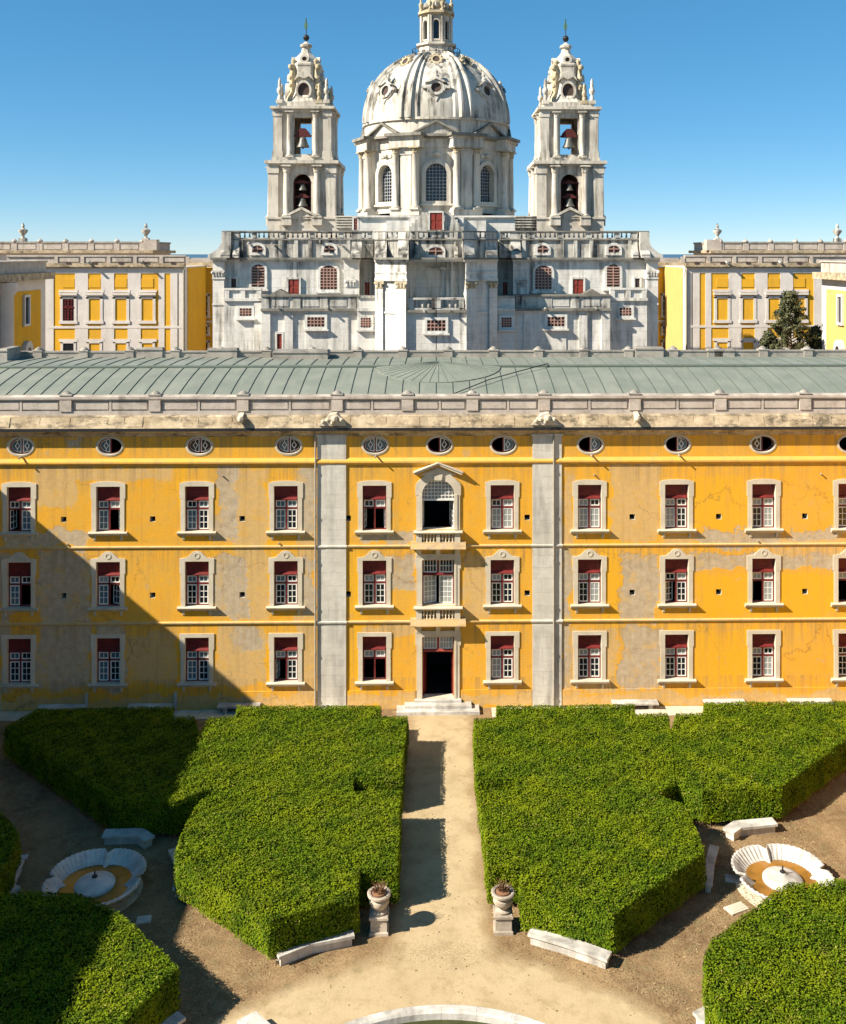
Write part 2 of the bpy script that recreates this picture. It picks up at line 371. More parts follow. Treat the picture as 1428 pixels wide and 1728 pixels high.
def hedge_mat(name, body=False):
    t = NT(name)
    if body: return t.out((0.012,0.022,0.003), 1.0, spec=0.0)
    isl = t.n('NewGeometry').outputs['Random Per Island']
    col = t.mix(t.ramp(isl, 0, 1), (0.050,0.100,0.003), (0.140,0.190,0.004))
    col = t.mix(t.ramp(t.noise(0.40, 6, 0.65), 0.42, 0.62, 0, 0.85), col, (0.170,0.205,0.004))
    col = t.mix(t.ramp(t.noise(1.1, 7, 0.72), 0.47, 0.62, 0, 0.8), col, (0.034,0.068,0.004))
    col = t.mix(t.ramp(t.noise(0.7, 8, 0.75), 0.62, 0.70, 0, 0.6), col, (0.20,0.165,0.035))
    col = t.mix(t.ramp(isl, 0.955, 0.97, 0, 0.8), col, (0.24,0.21,0.05))
    return t.out(col, 0.75, spec=0.08)
M['leaf'] = hedge_mat('box_hedge_leaves'); M['hedge_body'] = hedge_mat('hedge_inner_shade', True)
def tree_mat():
    t = NT('evergreen_leaves'); isl = t.n('NewGeometry').outputs['Random Per Island']
    return t.out(t.mix(isl, (0.045,0.055,0.020), (0.12,0.115,0.050)), 0.6, spec=0.25)
M['tree_leaf'] = tree_mat()
M['bark'] = flat('bark', (0.13,0.09,0.055), 0.95)
M['stem'] = flat('pale_hedge_stems', (0.33,0.22,0.13), 0.95, var=0.4)

POOL = (0.2, -33.1)                                              # centre of the round pool in the middle of the court
def earth(name, path):
    t = NT(name)
    n1 = t.noise(0.45, 6, 0.62); n2 = t.noise(2.2, 6, 0.7); n3 = t.noise(11.0, 5, 0.7)
    soil = t.mix(t.ramp(n1, 0.38, 0.62), (0.175,0.108,0.052), (0.285,0.185,0.090))
    soil = t.mix(t.ramp(n2, 0.45, 0.68, 0, 0.8), soil, (0.38,0.265,0.135))
    soil = t.mix(t.ramp(n3, 0.48, 0.66, 0, 0.75), soil, (0.085,0.056,0.034))
    soil = t.mix(t.ramp(t.noise(1.1, 7, 0.7), 0.52, 0.64, 0, 0.5), soil, (0.12,0.105,0.045))
    if not path: return t.out(soil, 0.95, t.math('ADD', n2, t.math('MULTIPLY', n3, 0.8)), 0.9, 0.06, spec=0.1)
    sand = t.mix(t.ramp(n1, 0.35, 0.65), (0.46,0.350,0.200), (0.385,0.287,0.158))
    sand = t.mix(t.ramp(n3, 0.45, 0.8, 0, 0.2), sand, (0.31,0.225,0.12))
    sand = t.mix(t.ramp(t.noise(0.9, 8, 0.75), 0.50, 0.66, 0, 0.45), sand, (0.265,0.19,0.095))
    sand = t.mix(t.ramp(n2, 0.56, 0.72, 0, 0.5), sand, (0.22,0.16,0.08))
    # worn edges: distance to the path strip and to the ring round the pool
    sp = t.n('SeparateXYZ', i_0=t.P())
    wob = t.math('MULTIPLY', t.math('SUBTRACT', n1, 0.5), 1.6)
    wob2 = t.math('MULTIPLY', t.math('SUBTRACT', n2, 0.5), 0.9)
    strip = t.math('SUBTRACT', t.math('ABSOLUTE', t.math('SUBTRACT', sp.outputs[0], 0.2)), 1.75)
    dx = t.math('SUBTRACT', sp.outputs[0], POOL[0]); dy = t.math('SUBTRACT', sp.outputs[1], POOL[1])
    rr = t.math('SQRT', t.math('ADD', t.math('MULTIPLY', dx, dx), t.math('MULTIPLY', dy, dy)))
    ring = t.math('SUBTRACT', rr, 10.8)
    d = t.math('ADD', t.math('ADD', t.math('SMOOTH_MIN', strip, ring, 1.5), wob), wob2)
    col = t.mix(t.ramp(d, -0.35, 0.45), sand, soil)
    # trodden patch of scrubby stones where the path meets the ring
    ex = t.math('DIVIDE', t.math('SUBTRACT', sp.outputs[0], 0.2), 2.6); ey = t.math('DIVIDE', t.math('SUBTRACT', sp.outputs[1], -22.2), 1.0)
    e = t.math('SQRT', t.math('ADD', t.math('MULTIPLY', ex, ex), t.math('MULTIPLY', ey, ey)))
    k = t.math('MULTIPLY', t.ramp(t.math('ADD', e, wob), 1.2, 0.3), t.ramp(n3, 0.46, 0.6))
    col = t.mix(t.math('MULTIPLY', k, 0.55), col, (0.19,0.14,0.075))
    return t.out(col, 0.95, t.math('ADD', n2, t.math('MULTIPLY', n3, 0.6)), 0.4, 0.04, spec=0.1)
M['earth'] = earth('bare_brown_earth', False); M['sand'] = earth('trodden_sand', True)
def water(name, c, rough):
    t = NT(name); t.b.inputs['IOR'].default_value = 1.33
    col = t.mix(t.ramp(t.noise(1.2, 4), 0.4, 0.65), c, tuple(x*0.6 for x in c))
    return t.out(col, rough, t.noise(6.0, 2), 0.05, 0.01, spec=0.5)
M['pool_water'] = water('green_pool_water', (0.055,0.06,0.02), 0.12)
M['basin_water'] = water('amber_stagnant_water', (0.30,0.14,0.025), 0.12)
M['sea'] = water('sea', (0.06,0.12,0.18), 0.4)
# ================================================================== ground, path, sea
mb = MB(); mb.box(-9000, 9000, -400, 1600, -1.0, 0.0)
tag(mb.build('ground', M['earth']), 'bare brown earth of the courtyard', kind='structure')
mb = MB(); mb.box(-40000, 40000, 1600, 45000, -1.5, -0.3)
tag(mb.build('sea', M['sea']), 'far blue sea on the horizon', kind='structure')
def path_outline():
    pts = []
    for k in range(60):                                          # right side of the strip going from the door to the pool
        y = -1.0 - 21.0 * k / 59; pts.append((2.35 + 0.012*k + 0.10*math.sin(k*1.7) + 0.07*math.sin(k*0.63), y))
    a0, a1 = 76, -256
    for k in range(120):
        a = R(a0 + (a1 - a0) * k / 119); r = 11.6 + 0.25*math.sin(k*1.3) + 0.2*math.sin(k*0.37)
        pts.append((POOL[0] + r*math.cos(a), POOL[1] + r*math.sin(a)))
    for k in range(60):
        y = -22.0 + 21.0 * k / 59; pts.append((-2.0 - 0.008*(59-k) + 0.10*math.sin(k*1.9) + 0.07*math.sin(k*0.51), y))
    return pts
mb = MB(); mb.prism(path_outline(), 'z', 0.001, 0.005)
tag(mb.build('path', M['sand']), 'pale sandy path and ring round the pool', kind='structure')

# ================================================================== the yellow building across the court
B = empty('convent_building', (0, 0, 0), 'long yellow plaster building with green copper roof, stone pilasters and red windows facing the garden', 'building')
PIT = 5.49
COLX = [-31.35, -25.9, -20.4, -14.9, -9.38, -3.86, 4.14, 9.62, 15.1, 20.6, 26.05, 31.5]
ROWZ = [11.10, 6.42, 1.68]
W, H = 1.48, 2.80
XL, XR = -36.0, 36.0
DOORX = 0.12
holes = [('rect', x - W/2, x + W/2, z, z + H) for x in COLX for z in ROWZ]
OVX = [-31.3, -25.8, -20.3, -14.75, -9.2, -3.82, 0.20, 4.20, 9.66, 15.15, 20.55, 26.1, 31.5]
OVZ = 16.42
holes += [('oval', x, OVZ, 0.74, 0.50) for x in OVX]
holes += [('arch', DOORX-1.0, DOORX+1.0, 11.15, 14.28, 0.92), ('rect', DOORX-1.0, DOORX+1.0, 6.40, 9.22), ('rect', DOORX-0.98, DOORX+0.98, 0.62, 4.42)]
VX = [-23.15, -17.65, -12.1, -5.5, 5.7, 12.3, 17.75, 23.2, 28.6, -28.6]
vents = [('rect', x - 0.17, x + 0.17, z - 0.17, z + 0.17) for x in VX for z in (11.88, 7.14)]
mb = MB()
holed_wall(mb, XL, XR, 0.0, 17.5, holes, 0.0, 0.6, 0, 1) if False else holed_wall(mb, XL, XR, 0.0, 17.5, holes + vents, 0.0, 0.6, 0, 1)
mb.add([(XL,0.6,0),(XL,0.6,17.5),(XL,0,17.5),(XL,0,0)], [(0,1,2,3)]); mb.add([(XR,0,0),(XR,0,17.5),(XR,13.5,17.5),(XR,13.5,0)], [(0,1,2,3)])
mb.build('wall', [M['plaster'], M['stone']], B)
mb = MB(); mb.box(XL, XR, 6.5, 6.9, 0.0, 19.0); mb.box(XL, XL+0.3, 0.6, 6.5, 0, 19.0); mb.box(XR-0.3, XR-0.02, 0.6, 6.5, 0, 19.0)
for z in (-0.05, 5.2, 9.95, 15.3): mb.box(XL+0.3, XR-0.3, 0.62, 6.5, z, z+0.12)
mb.box(XL, XR, 13.0, 13.4, 0.0, 20.2)
mb.build('inner_wall', M['dark'], B)
# plinth in segments, string courses, attic ledge
PIL = [(-7.42, -5.62), (6.02, 7.86)]
mb = MB()
for a, b in ((XL, -7.46), (-5.58, DOORX-1.42), (DOORX+1.42, 5.98), (7.90, XR)): mb.box(a, b, -0.045, 0.0, 0.0, 1.12)
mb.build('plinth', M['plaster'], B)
for z, hgt, pr in ((10.02, 0.19, 0.08), (5.28, 0.21, 0.09)):
    for a, b in ((XL, DOORX-1.75), (DOORX+1.75, XR)):
        mb = MB(); mb.prism([(0, z), (-pr*0.5, z+0.02), (-pr, z+hgt*0.45), (-pr, z+hgt*0.8), (0, z+hgt)], 'x', a, b); mb.build('string_course', M['band'], B)
        for pa, pb in PIL:
            if a <= pa and pb <= b:
                m2 = MB(); m2.prism([(-0.05, z-0.01), (-pr-0.02, z+0.02), (-pr-0.06, z+hgt*0.45), (-pr-0.06, z+hgt*0.85), (-0.05, z+hgt+0.01)], 'x', pa-0.06, pb+0.06); m2.build('string_course', M['pilaster'], B)
mb = MB(); mb.prism([(0, 15.22), (-0.06, 15.24), (-0.15, 15.36), (-0.15, 15.46), (0, 15.66)], 'x', XL, XR); mb.build('attic_ledge', M['ochre'], B)
# stone pilasters: every dressed block a piece
for k, (a, b) in enumerate(PIL):
    core = MB(); core.box(a+0.03, b-0.03, -0.055, 0.0, 0.05, 17.4)
    pil = core.build('pilaster', M['pilaster'], B)
    split = a + 0.52 if k == 0 else b - 0.52
    z = 0.0; r = 0
    while z < 17.3:
        hh = min(random.choice((0.62, 0.70, 0.78, 0.85)), 17.35 - z)
        if hh < 0.2: break
        cuts = [a, split, b]
        main = (1 if k == 0 else 0)
        segs = [(a, split), (split, b)]
        if r % 2 == 0 and random.random() < 0.7:
            s0, s1 = segs[main]; c = s0 + (s1 - s0) * random.uniform(0.4, 0.6); segs[main:main+1] = [(s0, c), (c, s1)]
        for s0, s1 in segs:
            narrow = (s1 - s0) < 0.55
            m2 = MB(); pr = (0.068 if narrow and (s0 == a or s1 == b) else 0.08) + random.uniform(-0.003, 0.003)
            m2.box(s0+0.004, s1-0.004, -pr, -0.045, z+0.004, z+hh-0.004); m2.build('stone_block', M['pilaster'], pil)
        z += hh; r += 1
    cp = MB(); cp.box(a-0.06, b+0.06, -0.16, 0, 17.0, 17.12); cp.build('pilaster_cap', M['pilaster'], pil)
    px_ = a - 0.10 if k == 0 else split + 0.02
    m2 = MB(); m2.tube([(px_, -0.14, 0.1), (px_, -0.14, 17.4)], 0.06, 8)
    for zz in (0.6, 3.4, 6.3, 9.2, 12.0, 14.8, 16.9): m2.tube([(px_, -0.14, zz), (px_, -0.14, zz+0.12)], 0.085, 8)
    m2.build('drain_pipe', M['lead'], B, True)
# cornice with weathered sloping top
mb = MB(); mb.prism([(0.35, 17.0), (-0.02, 17.0), (-0.10, 17.08), (-0.14, 17.2), (-0.30, 17.3), (-0.38, 17.40), (-0.46, 17.44), (-0.46, 17.60), (-0.43, 17.66), (-0.20, 18.20), (-0.20, 18.26), (-0.06, 18.36), (0.35, 18.42)], 'x', XL, XR)
mb.build('cornice', M['cornice'], B)
mb = MB(); mb.box(XL, XR, -0.50, -0.40, 17.42, 17.60); mb.build('gutter_edge', M['iron'], B)
# loose weathered slabs on the cornice top, uneven
x = XL
while x < XR - 1:
    L = random.uniform(1.0, 2.4); m2 = MB(); t0 = random.uniform(0.01, 0.06); y0 = -0.45 + random.uniform(0, 0.08)
    m2.prism([(y0, 17.62), (-0.19, 18.16), (-0.19, 18.20+t0), (-0.24, 18.20+t0), (y0, 17.68+t0)], 'x', x+0.02, x+L-0.02 if x+L < XR else XR)
    m2.build('coping_stone', M['cornice'], B); x += L
# parapet: base wall, rails, raised panels, piers with caps
mb = MB(); mb.box(XL, XR, 0.05, 0.36, 18.3, 19.5); mb.build('parapet_wall', M['parapet'], B)
mb = MB(); mb.box(XL, XR, -0.06, 0.05, 18.30, 18.62); mb.build('parapet_base', M['parapet'], B)
mb = MB(); mb.prism([(-0.10, 19.28), (-0.14, 19.36), (-0.14, 19.50), (-0.04, 19.58), (0.42, 19.58), (0.42, 19.28)], 'x', XL, XR); mb.build('parapet_coping', M['parapet'], B)
PIERX = [-34.0, -28.55, -23.0, -17.5, -12.05, -6.2, -1.80, 2.25, 6.75, 12.45, 17.85, 23.2, 28.6, 34.0]
pm = MB(); pm.box(-0.36, 0.36, -0.12, 0.05, 18.60, 19.29); pm = pm.mesh('parapet_pier', M['parapet'])
cm = MB(); cm.cbox(-0.40, 0.40, -0.15, 0.43, 19.575, 19.66, 0.03)
cm.lathe([(0.30, 19.66), (0.25, 19.73), (0.13, 19.82), (0.02, 19.86)], (0, 0.14, 0), 14, sq=0.75); cm = cm.mesh('pier_cap', M['concrete'])
for x in PIERX:
    o = link('parapet_pier', pm, B, (x, 0, 0)); link('pier_cap', cm, o, (0, 0, 0))
for a, b in zip(PIERX[:-1], PIERX[1:]):
    s0, s1 = a + 0.36, b - 0.36; mid = (s0 + s1) / 2
    for p, q in ((s0, mid), (mid, s1)):
        m2 = MB(); m2.box(p+0.12, q-0.14, -0.03 + random.uniform(-0.008, 0.008), 0.06, 18.72, 19.20)
        m2.build('parapet_panel', M['parapet'], B)
    m2 = MB(); m2.box(mid-0.07, mid+0.07, -0.05, 0.06, 18.61, 19.29); m2.build('panel_divider', M['parapet'], B)
# carved spouts on the cornice
def spout(x, big):
    m2 = MB()
    m2.prism([(-0.62, 17.95), (-0.72, 18.0), (-0.78, 18.2), (-0.62, 18.36), (-0.35, 18.40), (0, 18.55), (0, 18.2)], 'x', x-0.14, x+0.14)
    m2.lathe([(0.02,-0.22),(0.17,-0.14),(0.20,0.0),(0.15,0.12),(0.02,0.18)], (x, -0.62, 18.2), 10)
    if big:
        m2.prism([(x-1.0, 17.75), (x+0.7, 17.75), (x+0.45, 18.2), (x+0.1, 18.5), (x-0.35, 18.42), (x-0.6, 18.15)], 'y', -0.55, -0.02)
        for q in range(5): m2.lathe([(0.02,-0.12),(0.13,-0.05),(0.13,0.06),(0.02,0.14)], (x-0.7+0.28*q, -0.56, 18.0+0.1*math.sin(q*2.0)), 8)
    m2.build('carved_spout', M['stone'], B, True)
for x, big in ((-12.1, 0), (-6.3, 1), (6.9, 1), (12.5, 0)): spout(x, big)
# copper roof, every seamed sheet a piece
prof = [(0.30, 19.20), (1.4, 19.46), (2.6, 19.74), (3.9, 20.01), (5.3, 20.26), (7.0, 20.50)]
PW = 1.09
def sheet(prof, name):
    m2 = MB()
    for (y0, z0), (y1, z1) in zip(prof[:-1], prof[1:]):
        m2.add([(0.0,y0,z0),(PW,y0,z0),(PW,y1,z1),(0.0,y1,z1),(0.0,y0,z0-0.05),(PW,y0,z0-0.05),(PW,y1,z1-0.05),(0.0,y1,z1-0.05)], [(0,1,2,3),(7,6,5,4)], 0)
        m2.add([(-0.022,y0,z0-0.02),(0.022,y0,z0-0.02),(0.022,y1,z1-0.02),(-0.022,y1,z1-0.02),(-0.014,y0,z0+0.045),(0.014,y0,z0+0.045),(0.014,y1,z1+0.045),(-0.014,y1,z1+0.045)],
               [(4,5,6,7),(0,4,7,3),(1,2,6,5),(0,1,5,4)], 1)
    return m2.mesh(name, [M['copper'], M['seam']])
s1 = sheet(prof, 'roof_sheet'); s2 = sheet([(7.06, 20.62), (10.0, 20.66), (13.1, 20.58)], 'roof_sheet')
rb = MB(); rb.prism([(6.92, 20.40), (7.10, 20.40), (7.10, 20.66), (7.02, 20.68), (6.92, 20.60)], 'x', XL, XR)
roof = rb.build('roof', M['seam'], B)
n = int((XR - XL) / PW)
for k in range(n + 1):
    x = XL + k * PW
    if x + PW > XR + 0.2: break
    link('roof_sheet', s1, roof, (x, 0, random.uniform(-0.006, 0.006))); link('roof_sheet', s2, roof, (x, 0, random.uniform(-0.006, 0.006)))
# fan-shaped hip of copper over the middle bay
ax, ay, az = 0.15, 6.9, 20.95
NS = 22
base = []
for k in range(NS + 1):
    a = R(180 + 180 * k / NS); bx, by = ax + 4.3*math.cos(a), ay + 3.6*math.sin(a)
    zz = np.interp(by, [p[0] for p in prof], [p[1] for p in prof]); base.append(Vector((bx, by, zz + 0.06)))
top = Vector((ax, ay, az))
for k in range(NS):
    m2 = MB(); a, b = base[k], base[k+1]
    m2.add([top, a, b, top - Vector((0,0,0.05)), a - Vector((0,0,0.06)), b - Vector((0,0,0.06))], [(0,1,2),(3,5,4),(1,4,5,2)], 0)
    m2.tube([top + Vector((0,0,0.008)), a + Vector((0,0,0.008))], 0.016, 5, 1)
    m2.build('hip_sheet', [M['copper'], M['seam']], roof)
m2 = MB(); m2.add([top, base[0], base[-1], Vector((ax, 8.6, 20.66))], [(0, 3, 1), (0, 2, 3)]); m2.build('hip_back', M['copper'], roof)
c0 = F(752, 664, 0.6); c1 = F(925, 617, 7.0)
m2 = MB(); m2.tube([(c0[0], 0.6, 19.35), (c0[0]*0.6+c1[0]*0.4, 3.2, 20.12), (c0[0]*0.3+c1[0]*0.7, 5.2, 20.44), (c1[0], 7.0, 20.75)], 0.035, 5); m2.build('lightning_cable', M['iron'], B)
# rear parapet with piers and raised blocks
mb = MB(); mb.box(XL, XR, 13.1, 13.5, 20.2, 20.98); mb.build('rear_parapet', M['concrete'], B)
mb = MB(); mb.box(XL, XR, 13.05, 13.58, 20.98, 21.07); mb.build('rear_coping', M['concrete'], B)
pm = MB(); pm.box(-0.32, 0.32, 12.98, 13.1, 20.3, 21.0); pm = pm.mesh('rear_pier', M['concrete'])
cm = MB(); cm.cbox(-0.38, 0.38, 12.95, 13.6, 21.07, 21.16, 0.03); cm.lathe([(0.30,21.16),(0.28,21.24),(0.12,21.36),(0.02,21.40)], (0,13.27,0), 12); cm = cm.mesh('rear_pier_cap', M['concrete'])
for k in range(-10, 11):
    x = 0.9 + 3.42 * k; o = link('rear_pier', pm, B, (x, 0, 0)); link('rear_pier_cap', cm, o, (0, 0, 0))
for (x0, x1, y0, Yf, dp) in ((230, 274, 587, 13.02, 0.6), (350, 400, 588, 12.9, 0.8), (460, 553, 592, 11.3, 1.6), (1073, 1120, 586, 12.9, 0.8), (1195, 1240, 589, 12.98, 0.6), (-6, 12, 589, 10.5, 2.4)):
    xa, zt = F(x0, y0, Yf); xb, _ = F(x1, y0, Yf)
    m2 = MB(); m2.cbox(xa, xb, Yf, Yf+dp, 20.3, zt, 0.05); m2.box(xa-0.06, xb+0.06, Yf-0.06, Yf+dp+0.06, zt-0.14, zt-0.16); m2.build('chimney_block', M['concrete'], B)

# ------------------------------------------------------------------ windows of the courtyard front
def frame_mesh():
    m = MB(); w2 = W/2
    m.box(-w2, -w2+0.075, 0.24, 0.33, 0, H); m.box(w2-0.075, w2, 0.24, 0.33, 0, H)
    m.box(-w2+0.075, w2-0.075, 0.241, 0.33, 0, 0.07); m.box(-w2+0.075, w2-0.075, 0.239, 0.33, 1.32, 1.43)
    m.box(-0.055, 0.055, 0.23, 0.33, 0.07, 1.32); m.box(-0.055, 0.055, 0.23, 0.33, 1.43, 1.87)
    m.prism([(0.33, 1.87), (0.21, 1.87), (0.13, 1.90), (0.13, 1.95), (0.27, 2.06), (0.33, 2.06)], 'x', -w2+0.075, w2-0.075)
    return m.mesh('frame', M['red'])
def panel_mesh():
    m = MB(); w2 = W/2
    m.box(-w2+0.075, w2-0.075, 0.28, 0.32, 2.06, H)
    for k in range(3): m.box(-w2+0.12, w2-0.12, 0.262, 0.28, 2.12+0.22*k, 2.28+0.22*k)
    return m.mesh('shutter_panel', M['red'])
def sash_mesh(w_, h_, nx, nz, mat, flip):
    m = MB(); f = 0.07; s = -1 if flip else 1
    def bx(a, b, c, d, y0=0.0, y1=0.05):
        m.box(min(s*a, s*b), max(s*a, s*b), y0, y1, c, d)
    bx(0, f, 0, h_); bx(w_-f, w_, 0, h_); bx(f, w_-f, 0, f); bx(f, w_-f, h_-f, h_)
    for i in range(1, nx): bx(f+(w_-2*f)*i/nx-0.02, f+(w_-2*f)*i/nx+0.02, f, h_-f, 0.006, 0.044)
    for j in range(1, nz): bx(f, w_-f, f+(h_-2*f)*j/nz-0.02, f+(h_-2*f)*j/nz+0.02, 0.007, 0.043)
    return m.mesh('sash', mat)
def pane_mesh(w_, h_, mat, flip):
    m = MB(); s = -1 if flip else 1; a, b = s*0.07, s*(w_-0.07)
    m.box(min(a,b), max(a,b), 0.02, 0.03, 0.07, h_-0.07); return m.mesh('pane', mat)
def surround_mesh(kind):
    m = MB(); w2 = W/2
    m.box(-w2-0.27, -w2, -0.045, 0.0, 0.0, H*0.74); m.box(w2, w2+0.27, -0.045, 0.0, 0.0, H*0.74)
    m.box(-w2-0.33, -w2, -0.05, 0.0, H*0.74, H+0.02); m.box(w2, w2+0.33, -0.05, 0.0, H*0.74, H+0.02)
    if kind == 0:
        m.prism([(-w2-0.33, H+0.02), (w2+0.33, H+0.02), (w2+0.33, H+0.22)] + arc(0, H+0.22, w2+0.2, 0.12, 0, 180, 10) + [(-w2-0.33, H+0.22)], 'y', -0.052, 0.0)
    elif kind == 1:
        m.prism([(-w2-0.33, H+0.02), (w2+0.33, H+0.02), (w2+0.33, H+0.2), (0.62, H+0.26), (0.50, H+0.38)] + arc(0, H+0.36, 0.42, 0.30, 20, 160, 8) + [(-0.50, H+0.38), (-0.62, H+0.26), (-w2-0.33, H+0.2)], 'y', -0.052, 0.0)
        m.ring(arc(0, H+0.38, 0.19, 0.19, 0, 360, 14)[:-1], arc(0, H+0.38, 0.12, 0.12, 0, 360, 14)[:-1], -0.075, -0.05)
    else:
        m.box(-w2-0.33, w2+0.33, -0.052, 0.0, H+0.02, H+0.26)
    return m.mesh('window', M['stone'])
def sill_mesh():
    m = MB(); w2 = W/2
    m.prism([(0.0, -0.26), (-0.07, -0.24), (-0.13, -0.14), (-0.23, -0.075), (-0.25, -0.06), (-0.25, -0.015), (0.0, 0.012)], 'x', -w2-0.46, w2+0.46)
    m.box(-w2+0.001, w2-0.001, 0.0, 0.26, -0.05, 0.008)
    for s in (-1, 1): m.prism([(0, -0.55), (-0.05, -0.50), (-0.10, -0.24), (0, -0.24)], 'x', s*(w2+0.08)-0.07, s*(w2+0.08)+0.07)
    return m.mesh('sill', M['stone'])
FM, PM, SM = frame_mesh(), panel_mesh(), sill_mesh()
SUR = [surround_mesh(k) for k in range(3)]
LW, LH, UH = 0.60, 1.235, 0.43
SASH = {(f, k): sash_mesh(LW, LH if k == 'l' else UH, 2, 3 if k == 'l' else 1, M['white'], f) for f in (0, 1) for k in 'lu'}
PANE = {(f, k, g): pane_mesh(LW, LH if k == 'l' else UH, M[g], f) for f in (0, 1) for k in 'lu' for g in ('glass', 'curtain', 'teal')}
STATE = {(1,0): 'oc', (2,0): 'co', (5,0): 'oo', (1,1): 'co', (2,1): 'cj', (8,1): 'jc', (9,1): 'oc', (4,2): 'oc', (5,2): 'nn', (10,1): 'oc'}
for c, x in enumerate(COLX):
    for r, z in enumerate(ROWZ):
        wn = link('window', SUR[r], B, (x, 0, z))
        link('sill', SM, wn, (0,0,0)); link('frame', FM, wn, (0,0,0)); link('shutter_panel', PM, wn, (0,0,0))
        st = STATE.get((c, r), 'cc')
        for f, s in ((0, st[0]), (1, st[1])):
            hx = -W/2 + 0.08 if f == 0 else W/2 - 0.08
            g = random.choice(('teal','teal','glass','curtain')) if c < 5 else random.choice(('curtain','curtain','glass'))
            link('sash', SASH[(f,'u')], wn, (hx, 0.255, 1.435)); link('pane', PANE[(f,'u',g)], wn, (hx, 0.255, 1.435))
            if s == 'n': continue
            ang = {'c': 0.0, 'j': R(28), 'o': R(random.uniform(62, 80))}[s] * (1 if f == 0 else -1)
            ang += R(random.uniform(-1.2, 1.2))
            g = random.choice(('glass','glass','glass','teal' if c < 5 else 'curtain'))
            link('sash', SASH[(f,'l')], wn, (hx, 0.255, 0.075), (0,0,ang)); link('pane', PANE[(f,'l',g)], wn, (hx, 0.255, 0.075), (0,0,ang))
# oval attic windows
def oval_parts():
    a, b = 0.74, 0.50
    m = MB(); m.ring(arc(0,0,a+0.13,b+0.12,0,360,28)[:-1], arc(0,0,a,b,0,360,28)[:-1], -0.025, 0.0); m.ring(arc(0,0,a+0.07,b+0.06,0,360,28)[:-1], arc(0,0,a,b,0,360,28)[:-1], -0.04, -0.02)
    rim = m.mesh('oval_window', M['stone'])
    m = MB(); m.ring(arc(0,0,a,b,0,360,28)[:-1], arc(0,0,a-0.07,b-0.07,0,360,28)[:-1], 0.22, 0.30); m.box(-0.04, 0.04, 0.215, 0.30, -b+0.05, b-0.05)
    fr = m.mesh('frame', M['red'])
    out = []
    for s in (-1, 1):
        m = MB(); t0 = -90 if s > 0 else 90
        o = arc(s*0.04,0,a-0.12,b-0.08,t0,t0+180,14); i = arc(s*0.10,0,a-0.20,b-0.14,t0,t0+180,14)
        m.ring(o, i, 0.235, 0.275)
        cx = s*0.30
        m.ring([(cx,0.24),(cx+s*0.17,0),(cx,-0.24),(cx-s*0.17,0)], [(cx,0.17),(cx+s*0.11,0),(cx,-0.17),(cx-s*0.11,0)], 0.24, 0.27)
        for p, q in (((cx,0.2),(cx,b-0.12)), ((cx,-0.2),(cx,-b+0.12))): m.tube([(p[0],0.255,p[1]),(q[0],0.255,q[1])], 0.022, 4)
        sash = m.mesh('sash', M['white'])
        m = MB(); oo = arc(s*0.05,0,a-0.15,b-0.10,t0,t0+180,14); m.prism(oo, 'y', 0.255, 0.262)
        out.append((sash, {g: m.mesh('pane', M[g]) for g in ('glass','teal')}))
    return rim, fr, out
rim, fr, halves = oval_parts()
OST = ['cc','cc','cn','cc','cc','cc','nc','nc','nc','nc','cn','nn','cc']
for k, x in enumerate(OVX):
    o = link('oval_window', rim, B, (x, 0, OVZ)); link('frame', fr, o, (0,0,0))
    for h, s in ((0, OST[k][0]), (1, OST[k][1])):
        if s == 'n' : continue
        link('sash', halves[h][0], o, (0,0,0)); link('pane', halves[h][1][random.choice(('glass','teal'))], o, (0,0,0))
    if k in (1, 5, 8, 9):
        m2 = MB(); m2.tube([(0.05,-0.0,-0.62),(0.05,-0.42,-0.68)], 0.05, 6); link('rain_spout', m2.mesh('rain_spout', M['lead']), o, (0,0,0))
for k, x in enumerate((-22.9,-13.3,-9.8,9.9,20.2,24.2)):
    m2 = MB(); zz = 10.35 + (k % 2) * 4.2; m2.tube([(x,0.0,zz),(x,-0.14,zz-0.02)], 0.05, 6); m2.build('rain_spout', M['lead'], B)

# ------------------------------------------------------------------ the middle bay: arched window, balconies, door
X0 = DOORX
mb = MB()
for s in (-1, 1):
    mb.box(min(X0+s*1.0, X0+s*1.36), max(X0+s*1.0, X0+s*1.36), -0.08, 0.0, 11.15, 13.3)
    mb.box(min(X0+s*1.0, X0+s*1.20), max(X0+s*1.0, X0+s*1.20), -0.12, -0.08, 11.15, 13.36)
    o = [(X0+s*1.42, 13.3), (X0+s*1.42, 14.0), (X0+s*1.05, 14.35), (X0+s*0.6, 14.75), (X0, 15.0)]
    i = arc(X0, 13.36, 1.0, 0.92, 0 if s > 0 else 180, 90, 10)
    for k in range(10):
        oo = lambda t: tuple(np.array(o[min(3,int(t*4))]) + (np.array(o[min(3,int(t*4))+1]) - np.array(o[min(3,int(t*4))])) * (t*4 - min(3,int(t*4))))
        p, q = oo(k/10), oo((k+1)/10)
        mb.prism([i[k], p, q, i[k+1]], 'y', -0.085, 0.0)
aw = mb.build('arched_window', M['stone'], B)
mb = MB(); mb.prism([(X0-0.22,14.25),(X0+0.22,14.25),(X0+0.28,14.62),(X0-0.28,14.62)], 'y', -0.16, -0.06); mb.build('keystone', M['stone'], aw)
for s in (-1, 1):
    mb = MB(); mb.prism([(X0, 15.36), (X0+s*1.50, 14.76), (X0+s*1.50, 14.66), (X0+s*1.44, 14.63), (X0, 15.24)], 'y', -0.34, 0.0)
    mb.prism([(X0, 15.41), (X0+s*1.56, 14.79), (X0+s*1.56, 14.74), (X0, 15.36)], 'y', -0.40, 0.0)
    mb.build('gable_hood', M['stone'], aw)
